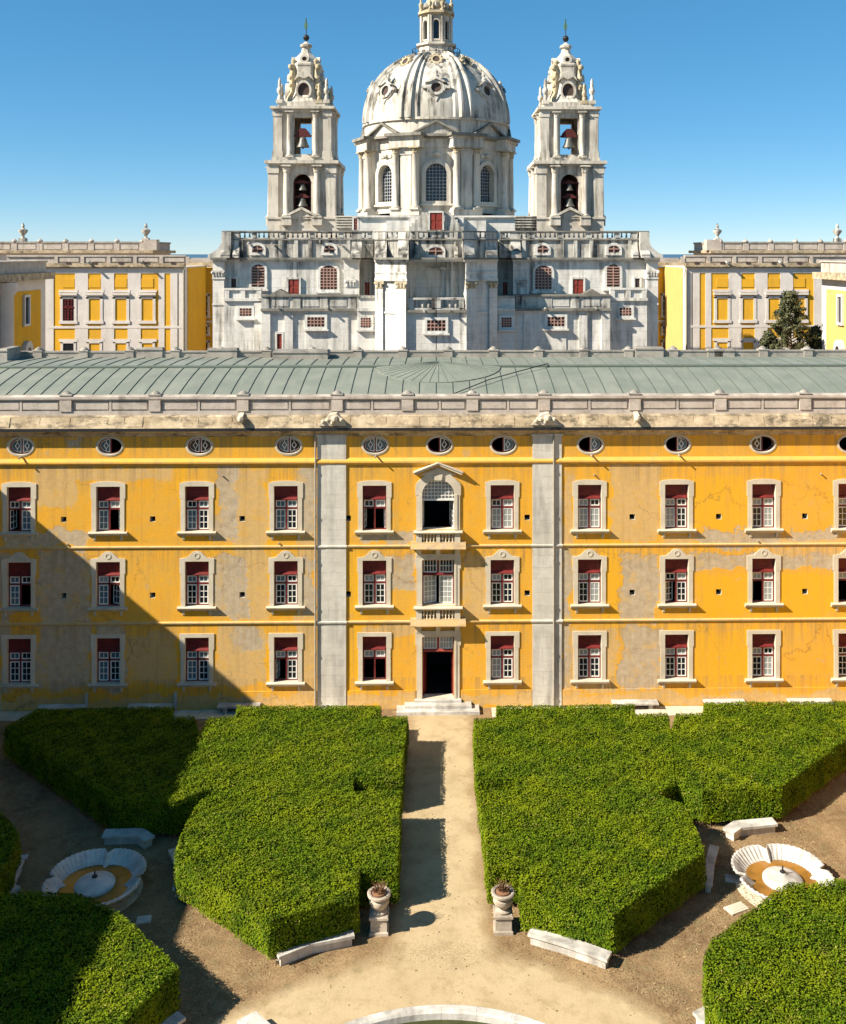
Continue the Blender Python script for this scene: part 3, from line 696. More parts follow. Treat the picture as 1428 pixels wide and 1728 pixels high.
mb = MB(); mb.prism([(X0-1.2,14.55),(X0+1.2,14.55),(X0,15.06)], 'y', -0.05, 0.0); mb.build('tympanum', M['stone'], aw)
mb = MB()                                                       # lattice in the arch
for k in range(-4, 5):
    x = X0 + k*0.22; zt = 13.36 + 0.92*math.sqrt(max(0, 1 - (k*0.22)**2)); mb.box(x-0.025, x+0.025, 0.26, 0.30, 13.0, zt)
for j in range(6):
    z = 13.0 + j*0.22; hw = 1.0 if z < 13.36 else math.sqrt(max(0, 1 - ((z-13.36)/0.92)**2)); mb.box(X0-hw, X0+hw, 0.255, 0.295, z-0.025, z+0.025)
mb.box(X0-1.0, X0+1.0, 0.24, 0.32, 12.90, 13.0)
mb.build('lattice', M['white'], aw)
mb = MB(); mb.prism([(X0-1,13.0),(X0+1,13.0)] + arc(X0,13.36,1.0,0.92,0,180,14), 'y', 0.34, 0.35); mb.build('pane', M['curtain'], aw)
SL = {}
def long_sash(h_, nz, flip, mat='white'): return sash_mesh(0.84, h_, 3, nz, M[mat], flip)
o = link('sash', long_sash(1.7, 5, 1), aw, (X0+0.98, 0.30, 11.18), (0,0,R(-72))); link('pane', pane_mesh(0.84, 1.7, M['glass'], 1), aw, (X0+0.98, 0.30, 11.18), (0,0,R(-72)))
o = link('sash', long_sash(1.7, 5, 0), aw, (X0-0.98, 0.30, 11.18), (0,0,R(84))); link('pane', pane_mesh(0.84, 1.7, M['glass'], 0), aw, (X0-0.98, 0.30, 11.18), (0,0,R(84)))

def balcony(ztop, zbase):                                       # rail, stubby balusters, flared slab and its brackets
    m = MB(); m.prism([(0, zbase), (-0.40, zbase), (-0.58, zbase+0.05), (-0.58, zbase+0.10), (-0.36, zbase+0.38), (-0.34, zbase+0.44), (0, zbase+0.44)], 'x', X0-1.72, X0+1.72)
    bal = m.build('balcony', M['lichen'], B)
    m = MB(); m.prism([(-0.02, ztop-0.20), (-0.30, ztop-0.20), (-0.36, ztop-0.12), (-0.46, ztop-0.09), (-0.46, ztop-0.04), (-0.02, ztop-0.02)], 'x', X0-1.52, X0+1.52); m.build('balcony_rail', M['stone'], bal)
    for a, b in ((-1.38,-1.02), (-0.12,0.12), (1.02,1.38)):
        m = MB(); m.box(X0+a, X0+b, -0.33, -0.08, zbase+0.44, ztop-0.20); m.build('balcony_pier', M['stone'], bal)
    hh = ztop-0.2-zbase-0.44
    for s in (-1, 1):
        for k in range(4):
            x = X0 + s*(0.24 + 0.21*k + 0.03); m = MB(); m.lathe([(0.06,0),(0.06,0.05*hh),(0.035,0.2*hh),(0.085,0.45*hh),(0.04,0.8*hh),(0.06,0.92*hh),(0.06,hh)], (x, -0.22, zbase+0.44), 8); m.build('baluster', M['stone'], bal, True)
    for x in (X0-1.2, X0, X0+1.2): m = MB(); m.prism([(0, zbase-0.62), (-0.08, zbase-0.60), (-0.14, zbase-0.3), (-0.30, zbase-0.06), (-0.30, zbase), (0, zbase)], 'x', x-0.15, x+0.15); m.build('bracket', M['stone'], bal)
    return bal
balcony(11.13, 10.0); balcony(6.40, 5.22)
for z0, z1 in ((6.40, 9.22), (0.62, 4.42)):
    mb = MB()
    for s in (-1, 1):
        a, b = X0+s*1.0, X0+s*1.34; mb.box(min(a,b), max(a,b), -0.07, 0, z0 if z0 > 1 else 0.05, z1-0.5)
        a, b = X0+s*1.0, X0+s*1.42; mb.box(min(a,b), max(a,b), -0.075, 0, z1-0.5, z1+0.05)
        a, b = X0+s*1.0, X0+s*1.14; mb.box(min(a,b), max(a,b), -0.10, -0.075, z0 if z0 > 1 else 0.05, z1)
    mb.box(X0-1.42, X0+1.42, -0.08, 0, z1+0.05, z1+0.42)
    nm = 'balcony_window' if z0 > 1 else 'doorway'
    dw = mb.build(nm, M['stone'], B)
    fr_ = MB()
    fr_.box(X0-1.0, X0-0.92, 0.32, 0.42, z0, z1); fr_.box(X0+0.92, X0+1.0, 0.32, 0.42, z0, z1); fr_.box(X0-0.06, X0+0.06, 0.30, 0.42, z1-0.95, z1)
    fr_.prism([(0.42, z1-1.02), (0.24, z1-1.02), (0.22, z1-0.96), (0.30, z1-0.86), (0.42, z1-0.86)], 'x', X0-0.92, X0+0.92)
    fr_.build('frame', M['red_door'] if z0 < 1 else M['red'], dw)
    for f, hx in ((0, X0-0.92), (1, X0+0.92)):
        link('sash', sash_mesh(0.85, 0.84, 4, 2, M['white'], f), dw, (hx, 0.34, z1-0.86)); link('pane', pane_mesh(0.85, 0.84, M['curtain' if z0 < 1 else 'glass'], f), dw, (hx, 0.34, z1-0.86))
        if z0 > 1:
            ang = R(20) if f == 0 else R(-4)
            link('sash', sash_mesh(0.86, 1.74, 3, 5, M['white'], f), dw, (hx, 0.34, z0+0.03), (0,0,ang)); link('pane', pane_mesh(0.86, 1.74, M['curtain'], f), dw, (hx, 0.34, z0+0.03), (0,0,ang))
    if z0 < 1:
        for s, ang in ((-1, R(78)), (1, R(-82))):
            m = MB(); m.box(0 if s < 0 else -0.85, 0.85 if s < 0 else 0, 0, 0.06, 0, 2.72)
            for q in range(3): m.box((0.12 if s < 0 else -0.73), (0.73 if s < 0 else -0.12), -0.02, 0.0, 0.15+0.86*q, 0.82+0.86*q)
            link('door_leaf', m.mesh('door_leaf', M['red']), dw, (X0+s*0.92, 0.36, z0+0.02), (0,0,ang))
# entrance steps, paving along the wall
for k, (hw, yf, z0, z1) in enumerate(((1.45, -0.28, 0.42, 0.60), (2.08, -0.66, 0.22, 0.42), (2.56, -1.04, 0.005, 0.22))):
    m = MB(); m.cbox(X0-hw, X0+hw, yf, (0.6 if k == 0 else -0.075), z0, z1, 0.02); m.build('step', M['marble'], B)
x = -30.0
while x < 30:
    L = random.uniform(1.1, 1.7)
    m = MB(); m.cbox(x+0.01, x+L-0.012, -1.32+random.uniform(-.02,.02), -0.09, 0.0, 0.03+random.uniform(0,0.012), 0.008)
    if not (x < X0+2.56 and x+L > X0-2.56):
        m.build('paving_slab', M['stone'], B)
    x += L
# foot drains of the pipes, pale
for px_ in (147, 297, 0):
    x, _ = F(px_, 1170); m = MB(); m.box(x-0.09, x+0.09, -0.16, -0.07, 0.1, 1.15); m.build('drain_outlet', M['marble'], B)

# ================================================================== the two side wings of the court (shade the left of the garden)
for sgn, lab in ((-1, 'plain yellow wing closing the court on its shaded side'), (1, 'plain yellow wing closing the court on its sunny side')):
    xo = -34.0 if sgn < 0 else 36.4
    Wg = empty('court_wing', (xo, -30, 0), lab, 'building', 'wings of the court')
    a, b = (xo - 12, xo) if sgn < 0 else (xo, xo + 12)
    m = MB(); m.box(a, b, -70, -1.2, 0, 17.5); m.build('wall', M['wing_yellow'], Wg)
    m = MB(); m.box(a-0.3, b+0.3, -70.3, -0.9, 17.5, 18.2); m.build('cornice', M['cornice'], Wg)
    m = MB(); m.box(a-0.02, b+0.02, -70.1, -1.0, 18.2, 19.55); m.build('parapet_wall', M['parapet'], Wg)
    xf_ = b if sgn < 0 else a
    for k in range(12):
        for z in ROWZ:
            wn = link('window', SUR[0], Wg, (xf_ - xo, -5.5 - 5.49*k + 30, z), (0, 0, R(90) if sgn < 0 else R(-90)))
            m = link('shutter_panel', PM, wn, (0, -0.33, 0)); m = link('sill', SM, wn, (0, 0, 0))
            link('pane', bpy.data.meshes.get('wing_pane') or (lambda q: (q.box(-0.74,0.74,-0.02,-0.005,0,2.8), q.mesh('wing_pane', M['glass']))[1])(MB()), wn, (0,0,0))
# ================================================================== the white domed church behind
CH = empty('church', (0, 52, 0), 'white stone church with ribbed dome, lantern and two bell towers behind the yellow building', 'church')
def pbox(mb, x0, x1, y0, y1, Yf, Yb, m=0):
    a = F(x0, y1, Yf); b = F(x1, y0, Yf); return mb.box(a[0], b[0], Yf, Yb, a[1], b[1], m)
XI = abs(F(686, 480, 42.0)[0]); KS = 0.60                        # the giant pilasters stand on canted faces of the apse
def sides(name, mat, fn, parent=CH, smooth=False, center=False, cant=False):
    out = []
    for s in ((1,) if center else (1, -1)):
        mb = MB(); fn(mb)
        if cant: mb.v = [(p[0], p[1] + KS*max(-0.3, -p[0]-XI), p[2]) for p in mb.v]
        if s < 0: mb.mirror()
        out.append(mb.build(name, mat, parent, smooth))
    return out
def balustrade(mb, x0, x1, y0, y1, z0, z1, step=0.42, piers=None):
    h = z1 - z0; t = y1 - y0
    mb.box(x0, x1, y0, y1, z0, z0+0.16*h); mb.box(x0-0.03, x1+0.03, y0-0.08, y1+0.08, z1-0.17*h, z1)
    L = x1 - x0; n = max(1, round(L / 3.4)) if piers is None else piers
    for k in range(n + 1):
        x = x0 + (L - 0.5) * k / n; mb.box(x, x+0.5, y0-0.05, y1+0.05, z0+0.16*h, z1-0.17*h)
    for k in range(n):
        a = x0 + (L-0.5)*k/n + 0.5; b = x0 + (L-0.5)*(k+1)/n; q = max(2, int((b-a)/step))
        for i in range(q):
            x = a + (b-a)*(i+0.5)/q; mb.lathe([(0.07,z0+0.16*h),(0.13,z0+0.36*h),(0.06,z0+0.62*h),(0.09,z1-0.17*h)], (x,(y0+y1)/2,0), 6)
def capital(mb, x0, x1, y0, y1, z0, z1):                          # leafy block capital on a flat pilaster
    h = z1 - z0
    mb.box(x0-0.10, x1+0.10, y0-0.12, y1, z1-0.16*h, z1); mb.box(x0-0.06, x1+0.06, y0-0.08, y1, z0, z0+0.10*h)
    n = max(2, int((x1-x0)/0.3))
    for r, zz in ((0, z0+0.12*h), (1, z0+0.45*h)):
        for k in range(n):
            x = x0 + (x1-x0)*(k+0.5)/n; mb.lathe([(0.13,0),(0.16,0.16*h),(0.20,0.30*h),(0.08,0.36*h)], (x, y0-0.02-0.05*r, zz), 7)
    for s, x in ((-1, x0), (1, x1)): mb.lathe([(0.02,-0.2*h),(0.18,-0.1*h),(0.18,0.1*h),(0.02,0.2*h)], (x, y0-0.1, z1-0.3*h), 8)

# --- main masses
YU, YC, YL, YF, YG = 47.7, 46.8, 46.3, 45.6, 42.0               # upper wall, corner, low block, forward block, giant pilasters
sides('body_wall', M['church'], lambda m: (pbox(m, 374, 606, 441, 640, YU, 51), pbox(m, 606, 737, 441, 640, 50.0, 78)))
sides('corner_pilaster', M['church'], lambda m: (pbox(m, 359, 378, 441, 640, YC, 51), pbox(m, 358, 379.5, 468, 471, YC-0.08, 51.1), pbox(m, 358, 379.5, 512, 515, YC-0.08, 51.1)))
def one_cap(x0, x1, y0, y1, Y, mat, cant=False):
    def fn(m):
        a = F(x0, y1, Y); b = F(x1, y0, Y); capital(m, a[0], b[0], Y, Y+0.5, a[1], b[1])
    sides('capital', mat, fn, cant=cant)
one_cap(359, 378, 456, 468, YC, M['church'])
sides('low_block', M['church'], lambda m: (pbox(m, 378, 441, 507, 640, YL, YU+0.1), pbox(m, 377, 441, 503, 508, YL-0.25, YU+0.05), pbox(m, 429, 441, 510, 640, YL-0.15, YL)))
def bal_low(m):
    a = F(379, 506, YL); b = F(441, 486, YL); balustrade(m, a[0], b[0], YL, YL+0.4, a[1], b[1], 0.9, 2)
    for k in range(2): m.box(a[0]+0.5+1.9*k, a[0]+2.1+1.9*k, YL+0.1, YL+0.3, a[1]+0.2, b[1]-0.2)
sides('low_parapet', M['church'], bal_low)
def fwd(m):
    pbox(m, 441, 603, 523, 640, YF, YU+0.2)
    for x0, x1, p in ((441, 456, 0.30), (480, 494, 0.22), (557, 588, 0.12), (516, 557, 0.08)): pbox(m, x0, x1, 526, 640, YF-p, YF)
    pbox(m, 440.5, 604, 525, 527.5, YF-0.25, YU+0.1)
sides('forward_block', M['church'], fwd)
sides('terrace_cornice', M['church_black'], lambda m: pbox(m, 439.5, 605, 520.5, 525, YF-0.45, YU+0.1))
def fwd_par(m):
    pbox(m, 441, 603, 500, 520.5, YF+0.1, YF+0.6)
    for x in (441, 494, 540, 588): pbox(m, x, x+13, 501, 520.5, YF, YF+0.6)
    for x in (456, 508, 554): pbox(m, x+3, x+31, 504, 517, YF+0.04, YF+0.1)
sides('terrace_parapet', M['church_dark'], fwd_par)
def fwd_cop(m):
    pbox(m, 440, 604, 497, 500.5, YF-0.12, YF+0.75)
    a0 = F(455, 497.2, YF-0.1); b0 = F(488, 497.2, YF-0.1); c0 = F(471, 488, YF-0.1); m.prism([a0, b0, c0], 'y', YF-0.05, YF+1.6)
sides('terrace_coping', M['church_black'], fwd_cop)
sides('link_wall', M['church'], lambda m: (pbox(m, 603, 634, 524, 640, 45.0, 50.1), pbox(m, 603, 634, 503, 524, 45.1, 45.4), pbox(m, 603, 634, 520, 525, 44.8, 45.0)))
sides('link_coping', M['church_dark'], lambda m: pbox(m, 603, 634, 499, 503, 44.95, 45.5))
sides('recess_pier', M['church'], lambda m: pbox(m, 580, 606, 441, 500, 46.7, YU+0.1))
one_cap(584, 600, 471, 484, 46.7, M['church'])
def giant(m):
    pbox(m, 631, 686, 441, 640, YG+0.25, 50.1)
    pbox(m, 632, 645, 487, 640, YG, YG+0.25); pbox(m, 668, 685, 487, 640, YG, YG+0.25)
    pbox(m, 630.5, 686.5, 459, 462, YG+0.05, YG+0.25); pbox(m, 630, 687, 470, 474.5, YG-0.1, YG+0.25); pbox(m, 631.2, 685.8, 462, 470, YG+0.12, YG+0.25)
    pbox(m, 645, 668, 527, 530, YG+0.12, YG+0.25)
sides('giant_pilaster', M['church'], giant, cant=True)
one_cap(632, 645, 475, 487, YG, M['gilt'], True); one_cap(668, 685, 475, 487, YG, M['gilt'], True)
sides('apse_wall', M['church'], lambda m: (pbox(m, 686, 737, 526, 640, 42.45, 50.1), pbox(m, 686, 696, 526, 640, 42.36, 42.45)))
sides('apse_ledge', M['church_black'], lambda m: pbox(m, 686, 737, 523, 527.5, 42.1, 50.0))
def bal_c(m):
    a = F(690, 523, 42.4); b = F(736.7, 502, 42.4); balustrade(m, a[0], b[0], 42.4, 42.8, a[1], b[1], 0.5, 1)
sides('apse_balustrade', M['church_dark'], bal_c)
# concave niche behind the balustrade
xa = abs(F(686, 480, YG)[0]); zn0, zn1 = F(736, 526, 44)[1], F(736, 441, 44)[1]
m = MB(); NN = 24; vs = []
for k in range(NN + 1):
    t = math.pi*k/NN; X = -xa*math.cos(t); Y = 43.4 + 3.4*math.sin(t)**0.75; vs += [(X, Y, zn0), (X, Y, zn1)]
m.add(vs, [(2*k, 2*k+2, 2*k+3, 2*k+1) for k in range(NN)]); m.build('apse_niche', M['church'], CH, True)
def nich(m):
    for t in (52, 62):
        t = R(t); X = -xa*math.cos(t); Y = 43.4 + 3.4*math.sin(t)**0.75; m.box(X-0.35, X+0.35, Y-0.25, Y+0.4, zn0, zn1)
sides('niche_pilaster', M['church'], nich)
def arch_blind(m):
    c = F(736.4, 455, 46.6); hw = 1.7
    m.ring(arc(c[0], c[1]-0.6, hw+0.3, 0.95, 0, 180, 12) + [(c[0]-hw-0.3, zn0), (c[0]+hw+0.3, zn0)], arc(c[0], c[1]-0.6, hw, 0.65, 0, 180, 12) + [(c[0]-hw, zn0), (c[0]+hw, zn0)], 46.35, 46.75)
sides('blind_arch', M['church'], arch_blind, center=True)
# --- cornice that runs round all projections at the eaves
def corn(m):
    for x0, x1, Yf in ((355, 382, YC-0.5), (382, 580, YU-0.5), (578, 608, 46.2), (608, 640, 49.3), (689, 737, 43.2)):
        pbox(m, x0, x1, 434.5, 438, Yf, 52)
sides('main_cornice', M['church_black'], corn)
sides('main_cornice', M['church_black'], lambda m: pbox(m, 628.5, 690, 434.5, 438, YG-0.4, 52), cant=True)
sides('cornice_moulding', M['church'], lambda m: pbox(m, 629.5, 689, 438, 441.5, YG-0.15, 52), cant=True)
def corn2(m):
    for x0, x1, Yf in ((356, 381, YC-0.25), (382, 580, YU-0.25), (579, 607, 46.4), (609, 640, 49.5), (689, 737, 43.4)):
        pbox(m, x0, x1, 438, 441.5, Yf, 52)
sides('cornice_moulding', M['church'], corn2)
# --- attic storey with flared consoles and balustrade
AA, AB, AC = 47.5, 43.2, 45.4
def attic(m):
    pbox(m, 376, 630, 404, 435, AA, 50.8); pbox(m, 690, 737, 404, 435, AC, 56)
    for x in (404, 470, 497, 520, 585): pbox(m, x, x+6, 405, 435, AA-0.18, AA)
sides('attic_wall', M['church_dark'], attic)
sides('attic_wall', M['church_dark'], lambda m: pbox(m, 630, 692, 404, 435, AB, 53), cant=True)
sides('attic_band', M['church_black'], lambda m: (pbox(m, 375, 630, 403, 405, AA-0.2, 50.9), pbox(m, 692, 737, 403, 405, AC-0.2, 56)))
sides('attic_band', M['church_black'], lambda m: pbox(m, 629, 693, 403, 405, AB-0.2, 53), cant=True)
def attic_bal(m):
    z0, z1 = F(600, 403, AA)[1], F(600, 391, AA)[1]
    for x0, x1, Y in ((376, 628, AA), (694, 736.6, AC+0.1)):
        a, b = F(x0, 404, Y)[0], F(x1, 404, Y)[0]; balustrade(m, a, b, Y, Y+0.45, z0, z1, 0.5)
sides('attic_balustrade', M['church_dark'], attic_bal)
def attic_bal2(m):
    z0, z1 = F(600, 403, AA)[1], F(600, 391, AA)[1]; a, b = F(631, 404, AB)[0], F(691, 404, AB)[0]; balustrade(m, a, b, AB+0.1, AB+0.5, z0, z1, 0.5)
sides('attic_balustrade', M['church_dark'], attic_bal2, cant=True)
sides('attic_rail', M['church_black'], lambda m: pbox(m, 629, 693, 389.3, 391.3, AB-0.1, AB+0.8), cant=True)
def attic_rail(m):
    for x0, x1, Y in ((374, 629, AA), (693, 737, AC+0.1)): pbox(m, x0, x1, 389.3, 391.3, Y-0.2, Y+0.7)
sides('attic_rail', M['church_black'], attic_rail)
def console(x0, x1, Y0, out, corner=False, cant=False):
    def fn(m):
        a, b = F(x0, 435, Y0)[0], F(x1, 435, Y0)[0]; z0, z1 = F(x0, 435, Y0)[1], F(x0, 391.5, Y0)[1]; h = z1 - z0
        prof = [(Y0+0.3, z0), (Y0-out, z0), (Y0-out, z0+0.10*h)]
        for k in range(11):
            t = k/10; prof.append((Y0 - out*(1-t)**2.6*0.95 - 0.10, z0+0.12*h+0.62*h*t))
        prof += [(Y0-0.10, z1), (Y0+0.3, z1)]
        m.prism(prof, 'x', a, b)
        if corner:
            p2 = [(a+1.0, z0), (a-1.5, z0), (a-1.5, z0+0.10*h)] + [(a - 1.45*(1-k/10)**2.6 - 0.02, z0+0.12*h+0.62*h*k/10) for k in range(11)] + [(a-0.02, z1), (a+1.0, z1)]
            m.prism(p2, 'y', Y0-0.6, Y0+4)
    sides('attic_console', M['church_dark'], fn, cant=cant)
console(376, 391, AA, 1.15, True); console(395, 405, AA, 0.9); console(594, 611, AA, 1.8); console(632, 652, AB, 1.3, False, True); console(672, 690, AB, 1.3, False, True); console(700, 706, AC, 1.2)
# --- windows and doors of the church wall
def cwin(px0, px1, py0, py1, Y, arch=0.0, nx=3, nz=4, proud=0.3, sill=True, frame=0.28, lit='brown_glass', bars='bars'):
    for s in (1, -1):
        if s < 0 and abs((px0+px1)/2 - 736.5) < 3: continue
        a = F(px0, py1, Y); b = F(px1, py0, Y); x0, x1, z0, z1 = a[0], b[0], a[1], b[1]
        if s < 0: x0, x1 = -x1, -x0
        def ol(g):
            if arch > 0: return [(x0-g, z0-g), (x1+g, z0-g)] + arc((x0+x1)/2, z1-arch, (x1-x0)/2+g, arch+g, 0, 180, 10)
            return [(x0-g, z0-g), (x1+g, z0-g), (x1+g, z1+g), (x0-g, z1+g)]
        m = MB(); m.ring(ol(frame), ol(0.0), Y-proud, Y+0.05)
        if sill: m.box(x0-frame-0.15, x1+frame+0.15, Y-proud-0.2, Y, z0-frame-0.16, z0-frame+0.02)
        wn = m.build('window', M['church'], CH)
        m = MB(); m.prism(ol(0.01), 'y', Y-0.10, Y-0.08); m.build('pane', M[lit], wn)
        m = MB(); hw = 0.055
        for k in range(1, nx): x = x0+(x1-x0)*k/nx; m.box(x-hw, x+hw, Y-0.20, Y-0.10, z0, z1-arch*0.3)
        for k in range(1, nz): z = z0+(z1-z0)*k/nz; m.box(x0, x1, Y-0.19, Y-0.101, z-hw, z+hw)
        m.build('window_bars', M[bars], wn)
cwin(425, 447, 446, 484, YU, 0.6, 2, 8, 0.18)
cwin(541, 569, 448, 488, YU, 0.7, 5, 8, 0.18)
cwin(405, 425, 520, 533, YL, 0, 4, 3, 0.18)
cwin(519, 548, 535, 551, YF-0.08, 0, 5, 3, 0.2)
cwin(609, 626, 536, 552, 45.0, 0, 4, 4, 0.15)
cwin(721, 752, 540, 558, 42.45, 0, 5, 3, 0.2)
for px_ in (435, 556): cwin(px_-9, px_+9, 414, 426, AA, 0.37, 2, 2, 0.14, frame=0.3, sill=False)
cwin(724, 747, 417, 430, AC, 0.37, 2, 2, 0.14, frame=0.3, sill=False)
def cdoor(px0, px1, py0, py1, Y, both=True, mat='red_door'):
    for s in ((1, -1) if both else (1,)):
        a = F(px0, py1, Y); b = F(px1, py0, Y); x0, x1 = (a[0], b[0]) if s > 0 else (-b[0], -a[0]); z0, z1 = a[1], b[1]
        m = MB(); m.ring([(x0-0.2,z0-0.02),(x1+0.2,z0-0.02),(x1+0.2,z1+0.22),(x0-0.2,z1+0.22)], [(x0,z0),(x1,z0),(x1,z1),(x0,z1)], Y-0.22, Y+0.02); d = m.build('door', M['church'], CH)
        m = MB(); xm = (x0+x1)/2; m.box(x0, xm-0.02, Y-0.12, Y-0.02, z0, z1); m.box(xm+0.02, x1, Y-0.12, Y-0.02, z0, z1)
        for q in range(2): m.box(x0+0.1, xm-0.1, Y-0.15, Y-0.12, z0+0.1+(z1-z0)*0.5*q, z0+(z1-z0)*(0.5*q+0.42)); m.box(xm+0.1, x1-0.1, Y-0.15, Y-0.12, z0+0.1+(z1-z0)*0.5*q, z0+(z1-z0)*(0.5*q+0.42))
        m.build('door_leaf', M[mat], d)
cdoor(487, 505, 471, 496, YU); cdoor(616, 624, 476, 497, 50.0); cdoor(468, 476, 563, 592, YF, False); cdoor(391, 399, 470, 485, YU, True, 'dark')
# rain spouts and small weeds on the terraces
for px_, py_, Y in ((470, 517, 45.5), (553, 518, 45.5), (716, 524, 42.3), (760, 524, 42.3), (920, 520, 45.5), (1005, 519, 45.5), (540, 407, 47.4), (575, 412, 47.4), (420, 410, 47.4), (460, 411, 47.4)):
    x, z = F(px_, py_, Y); m = MB(); m.tube([(x, Y, z), (x, Y-0.7, z-0.08)], 0.14, 6); m.build('stone_spout', M['church_dark'], CH)

# --- drum podium with red door and stepped flanks
DC = 67.0
sides('podium', M['church'], lambda m: (pbox(m, 603, 737, 366, 404, 55.2, 80), pbox(m, 601, 737, 363.5, 366.5, 54.9, 80)))
sides('podium_shoulder', M['church'], lambda m: (pbox(m, 652, 737, 372, 404, 54.2, 55.2), pbox(m, 690, 737, 366.8, 404, 53.6, 54.2)))
def dstep(m):
    for k in range(5): pbox(m, 690+5*k, 722, 388-6*k-6, 404, 53.1+0.02*k-0.02, 53.6)
sides('stepped_gable', M['church_dark'], dstep)
cdoor(725.5, 746.5, 359, 388, 53.05, False)
cdoor(597.5, 603.5, 368, 388, 55.4, False)
sides('nave_roof', M['church_dark'], lambda m: (pbox(m, 566, 640, 366, 410, 84, 112), [pbox(m, 566, 606, 364+4.5*k, 366+4.5*k, 83.6, 84) for k in range(5)]))
# --- drum
ZD0, ZD1 = 33.35, 41.2
RD = 9.35                                                        # circumradius of the octagon
def oct_frame(k):                                                # matrix: local x along the face, y outwards negative, z up
    a = R(-90 + 45*k); n = Vector((math.cos(a), math.sin(a), 0)); t = Vector((-math.sin(a), math.cos(a), 0))
    Mx = Matrix(((t.x, -n.x, 0, 0), (t.y, -n.y, 0, DC), (0, 0, 1, 0), (0, 0, 0, 1))); return Mx
AP = RD * math.cos(R(22.5)); HS = RD * math.sin(R(22.5))
for k in range(8):
    Mx = oct_frame(k)
    m = MB(); holed_wall(m, -HS, HS, ZD0, ZD1, [('arch', -1.25, 1.25, 34.75, 39.3, 1.25)], -AP, 0.9)
    o = [(-1.75,34.4),(1.75,34.4)] + arc(0, 38.05, 1.75, 1.75, 0, 180, 14); i = [(-1.25,34.75),(1.25,34.75)] + arc(0, 38.05, 1.25, 1.25, 0, 180, 14)
    m.ring(o, i, -AP-0.28, -AP+0.01)
    m.box(-2.0, 2.0, -AP-0.4, -AP, 34.2, 34.42)
    m.box(-1.0, 1.0, -AP-0.15, -AP, 40.15, 40.5); m.lathe([(0.02,-0.3),(0.45,-0.1),(0.45,0.1),(0.02,0.3)], (0,-AP-0.05,40.4), 8)
    dw = m.xf(Mx).build('drum_wall', M['tower'], CH)
    m = MB(); m.prism(outline(('arch', -1.24, 1.24, 34.76, 39.29, 1.24)), 'y', -AP+0.62, -AP+0.66); m.xf(Mx).build('pane', M['glass'], dw)
    m = MB()
    for q in range(1, 6): x = -1.25+2.5*q/6; m.box(x-0.03, x+0.03, -AP+0.5, -AP+0.6, 34.75, 38.05+math.sqrt(max(0,1.25**2-x*x)))
    for q in range(1, 11): z = 34.75+4.55*q/11; hw = 1.25 if z < 38.05 else math.sqrt(max(0, 1.25**2-(z-38.05)**2)); m.box(-hw, hw, -AP+0.49, -AP+0.59, z-0.03, z+0.03)
    m.xf(Mx).build('window_bars', M['grey_paint'], dw)
def column_mesh(name, h, r, mat, capmat=None):
    m = MB(); ch = 0.95*r*2.2
    m.box(-r*1.45, r*1.45, -r*1.45, r*1.45, 0, 0.25*r*2); m.lathe([(r*1.35,0.5*r),(r*1.4,0.75*r),(r*1.1,1.0*r),(r,1.15*r),(r*0.98,h*0.4),(r*0.86,h-ch),(r*0.95,h-ch+0.05)], (0,0,0), 14)
    m.lathe([(r*0.88,h-ch),(r*1.12,h-ch*0.72),(r*0.98,h-ch*0.66),(r*1.3,h-ch*0.36),(r*1.05,h-ch*0.3),(r*1.45,h-0.16)], (0,0,0), 8, 1)
    m.box(-r*1.5, r*1.5, -r*1.5, r*1.5, h-0.16, h, 1)
    return m.mesh(name, [mat, capmat or mat], True)
DCOL = column_mesh('column', ZD1-ZD0-0.35, 0.42, M['tower'], M['gilt'])
for k in range(8):
    a = R(-90 + 22.5 + 45*k); n = Vector((math.cos(a), math.sin(a), 0)); t = Vector((-n.y, n.x, 0)); rot = math.atan2(n.x, -n.y)
    c = Vector((0, DC, 0)) + n * (RD - 0.1)
    m = MB(); m.box(-0.75, 0.75, -0.35, 1.0, 0, ZD1-ZD0-0.02); m.box(-1.5, 1.5, -0.05, 1.0, 0, ZD1-ZD0-0.03); m.box(-1.9, 1.9, -0.75, 1.0, -0.35, 0.35); m.box(-0.85, 0.85, -0.45, 0.9, ZD1-ZD0-0.9, ZD1-ZD0-0.10)
    M2 = Matrix.Translation(c + Vector((0,0,ZD0))) @ Matrix.Rotation(rot, 4, 'Z')
    pr = m.xf(M2).build('corner_pier', M['tower'], CH)
    for s in (-1, 1):
        p = M2 @ Vector((s*1.28, -0.38, 0.35)); o = link('column', DCOL, pr, (p.x, p.y-52-pr.location.y-52+52, p.z))
        o.location = p - Vector((0, 52, 0)) - pr.location
        o.rotation_euler = (0,0,rot)
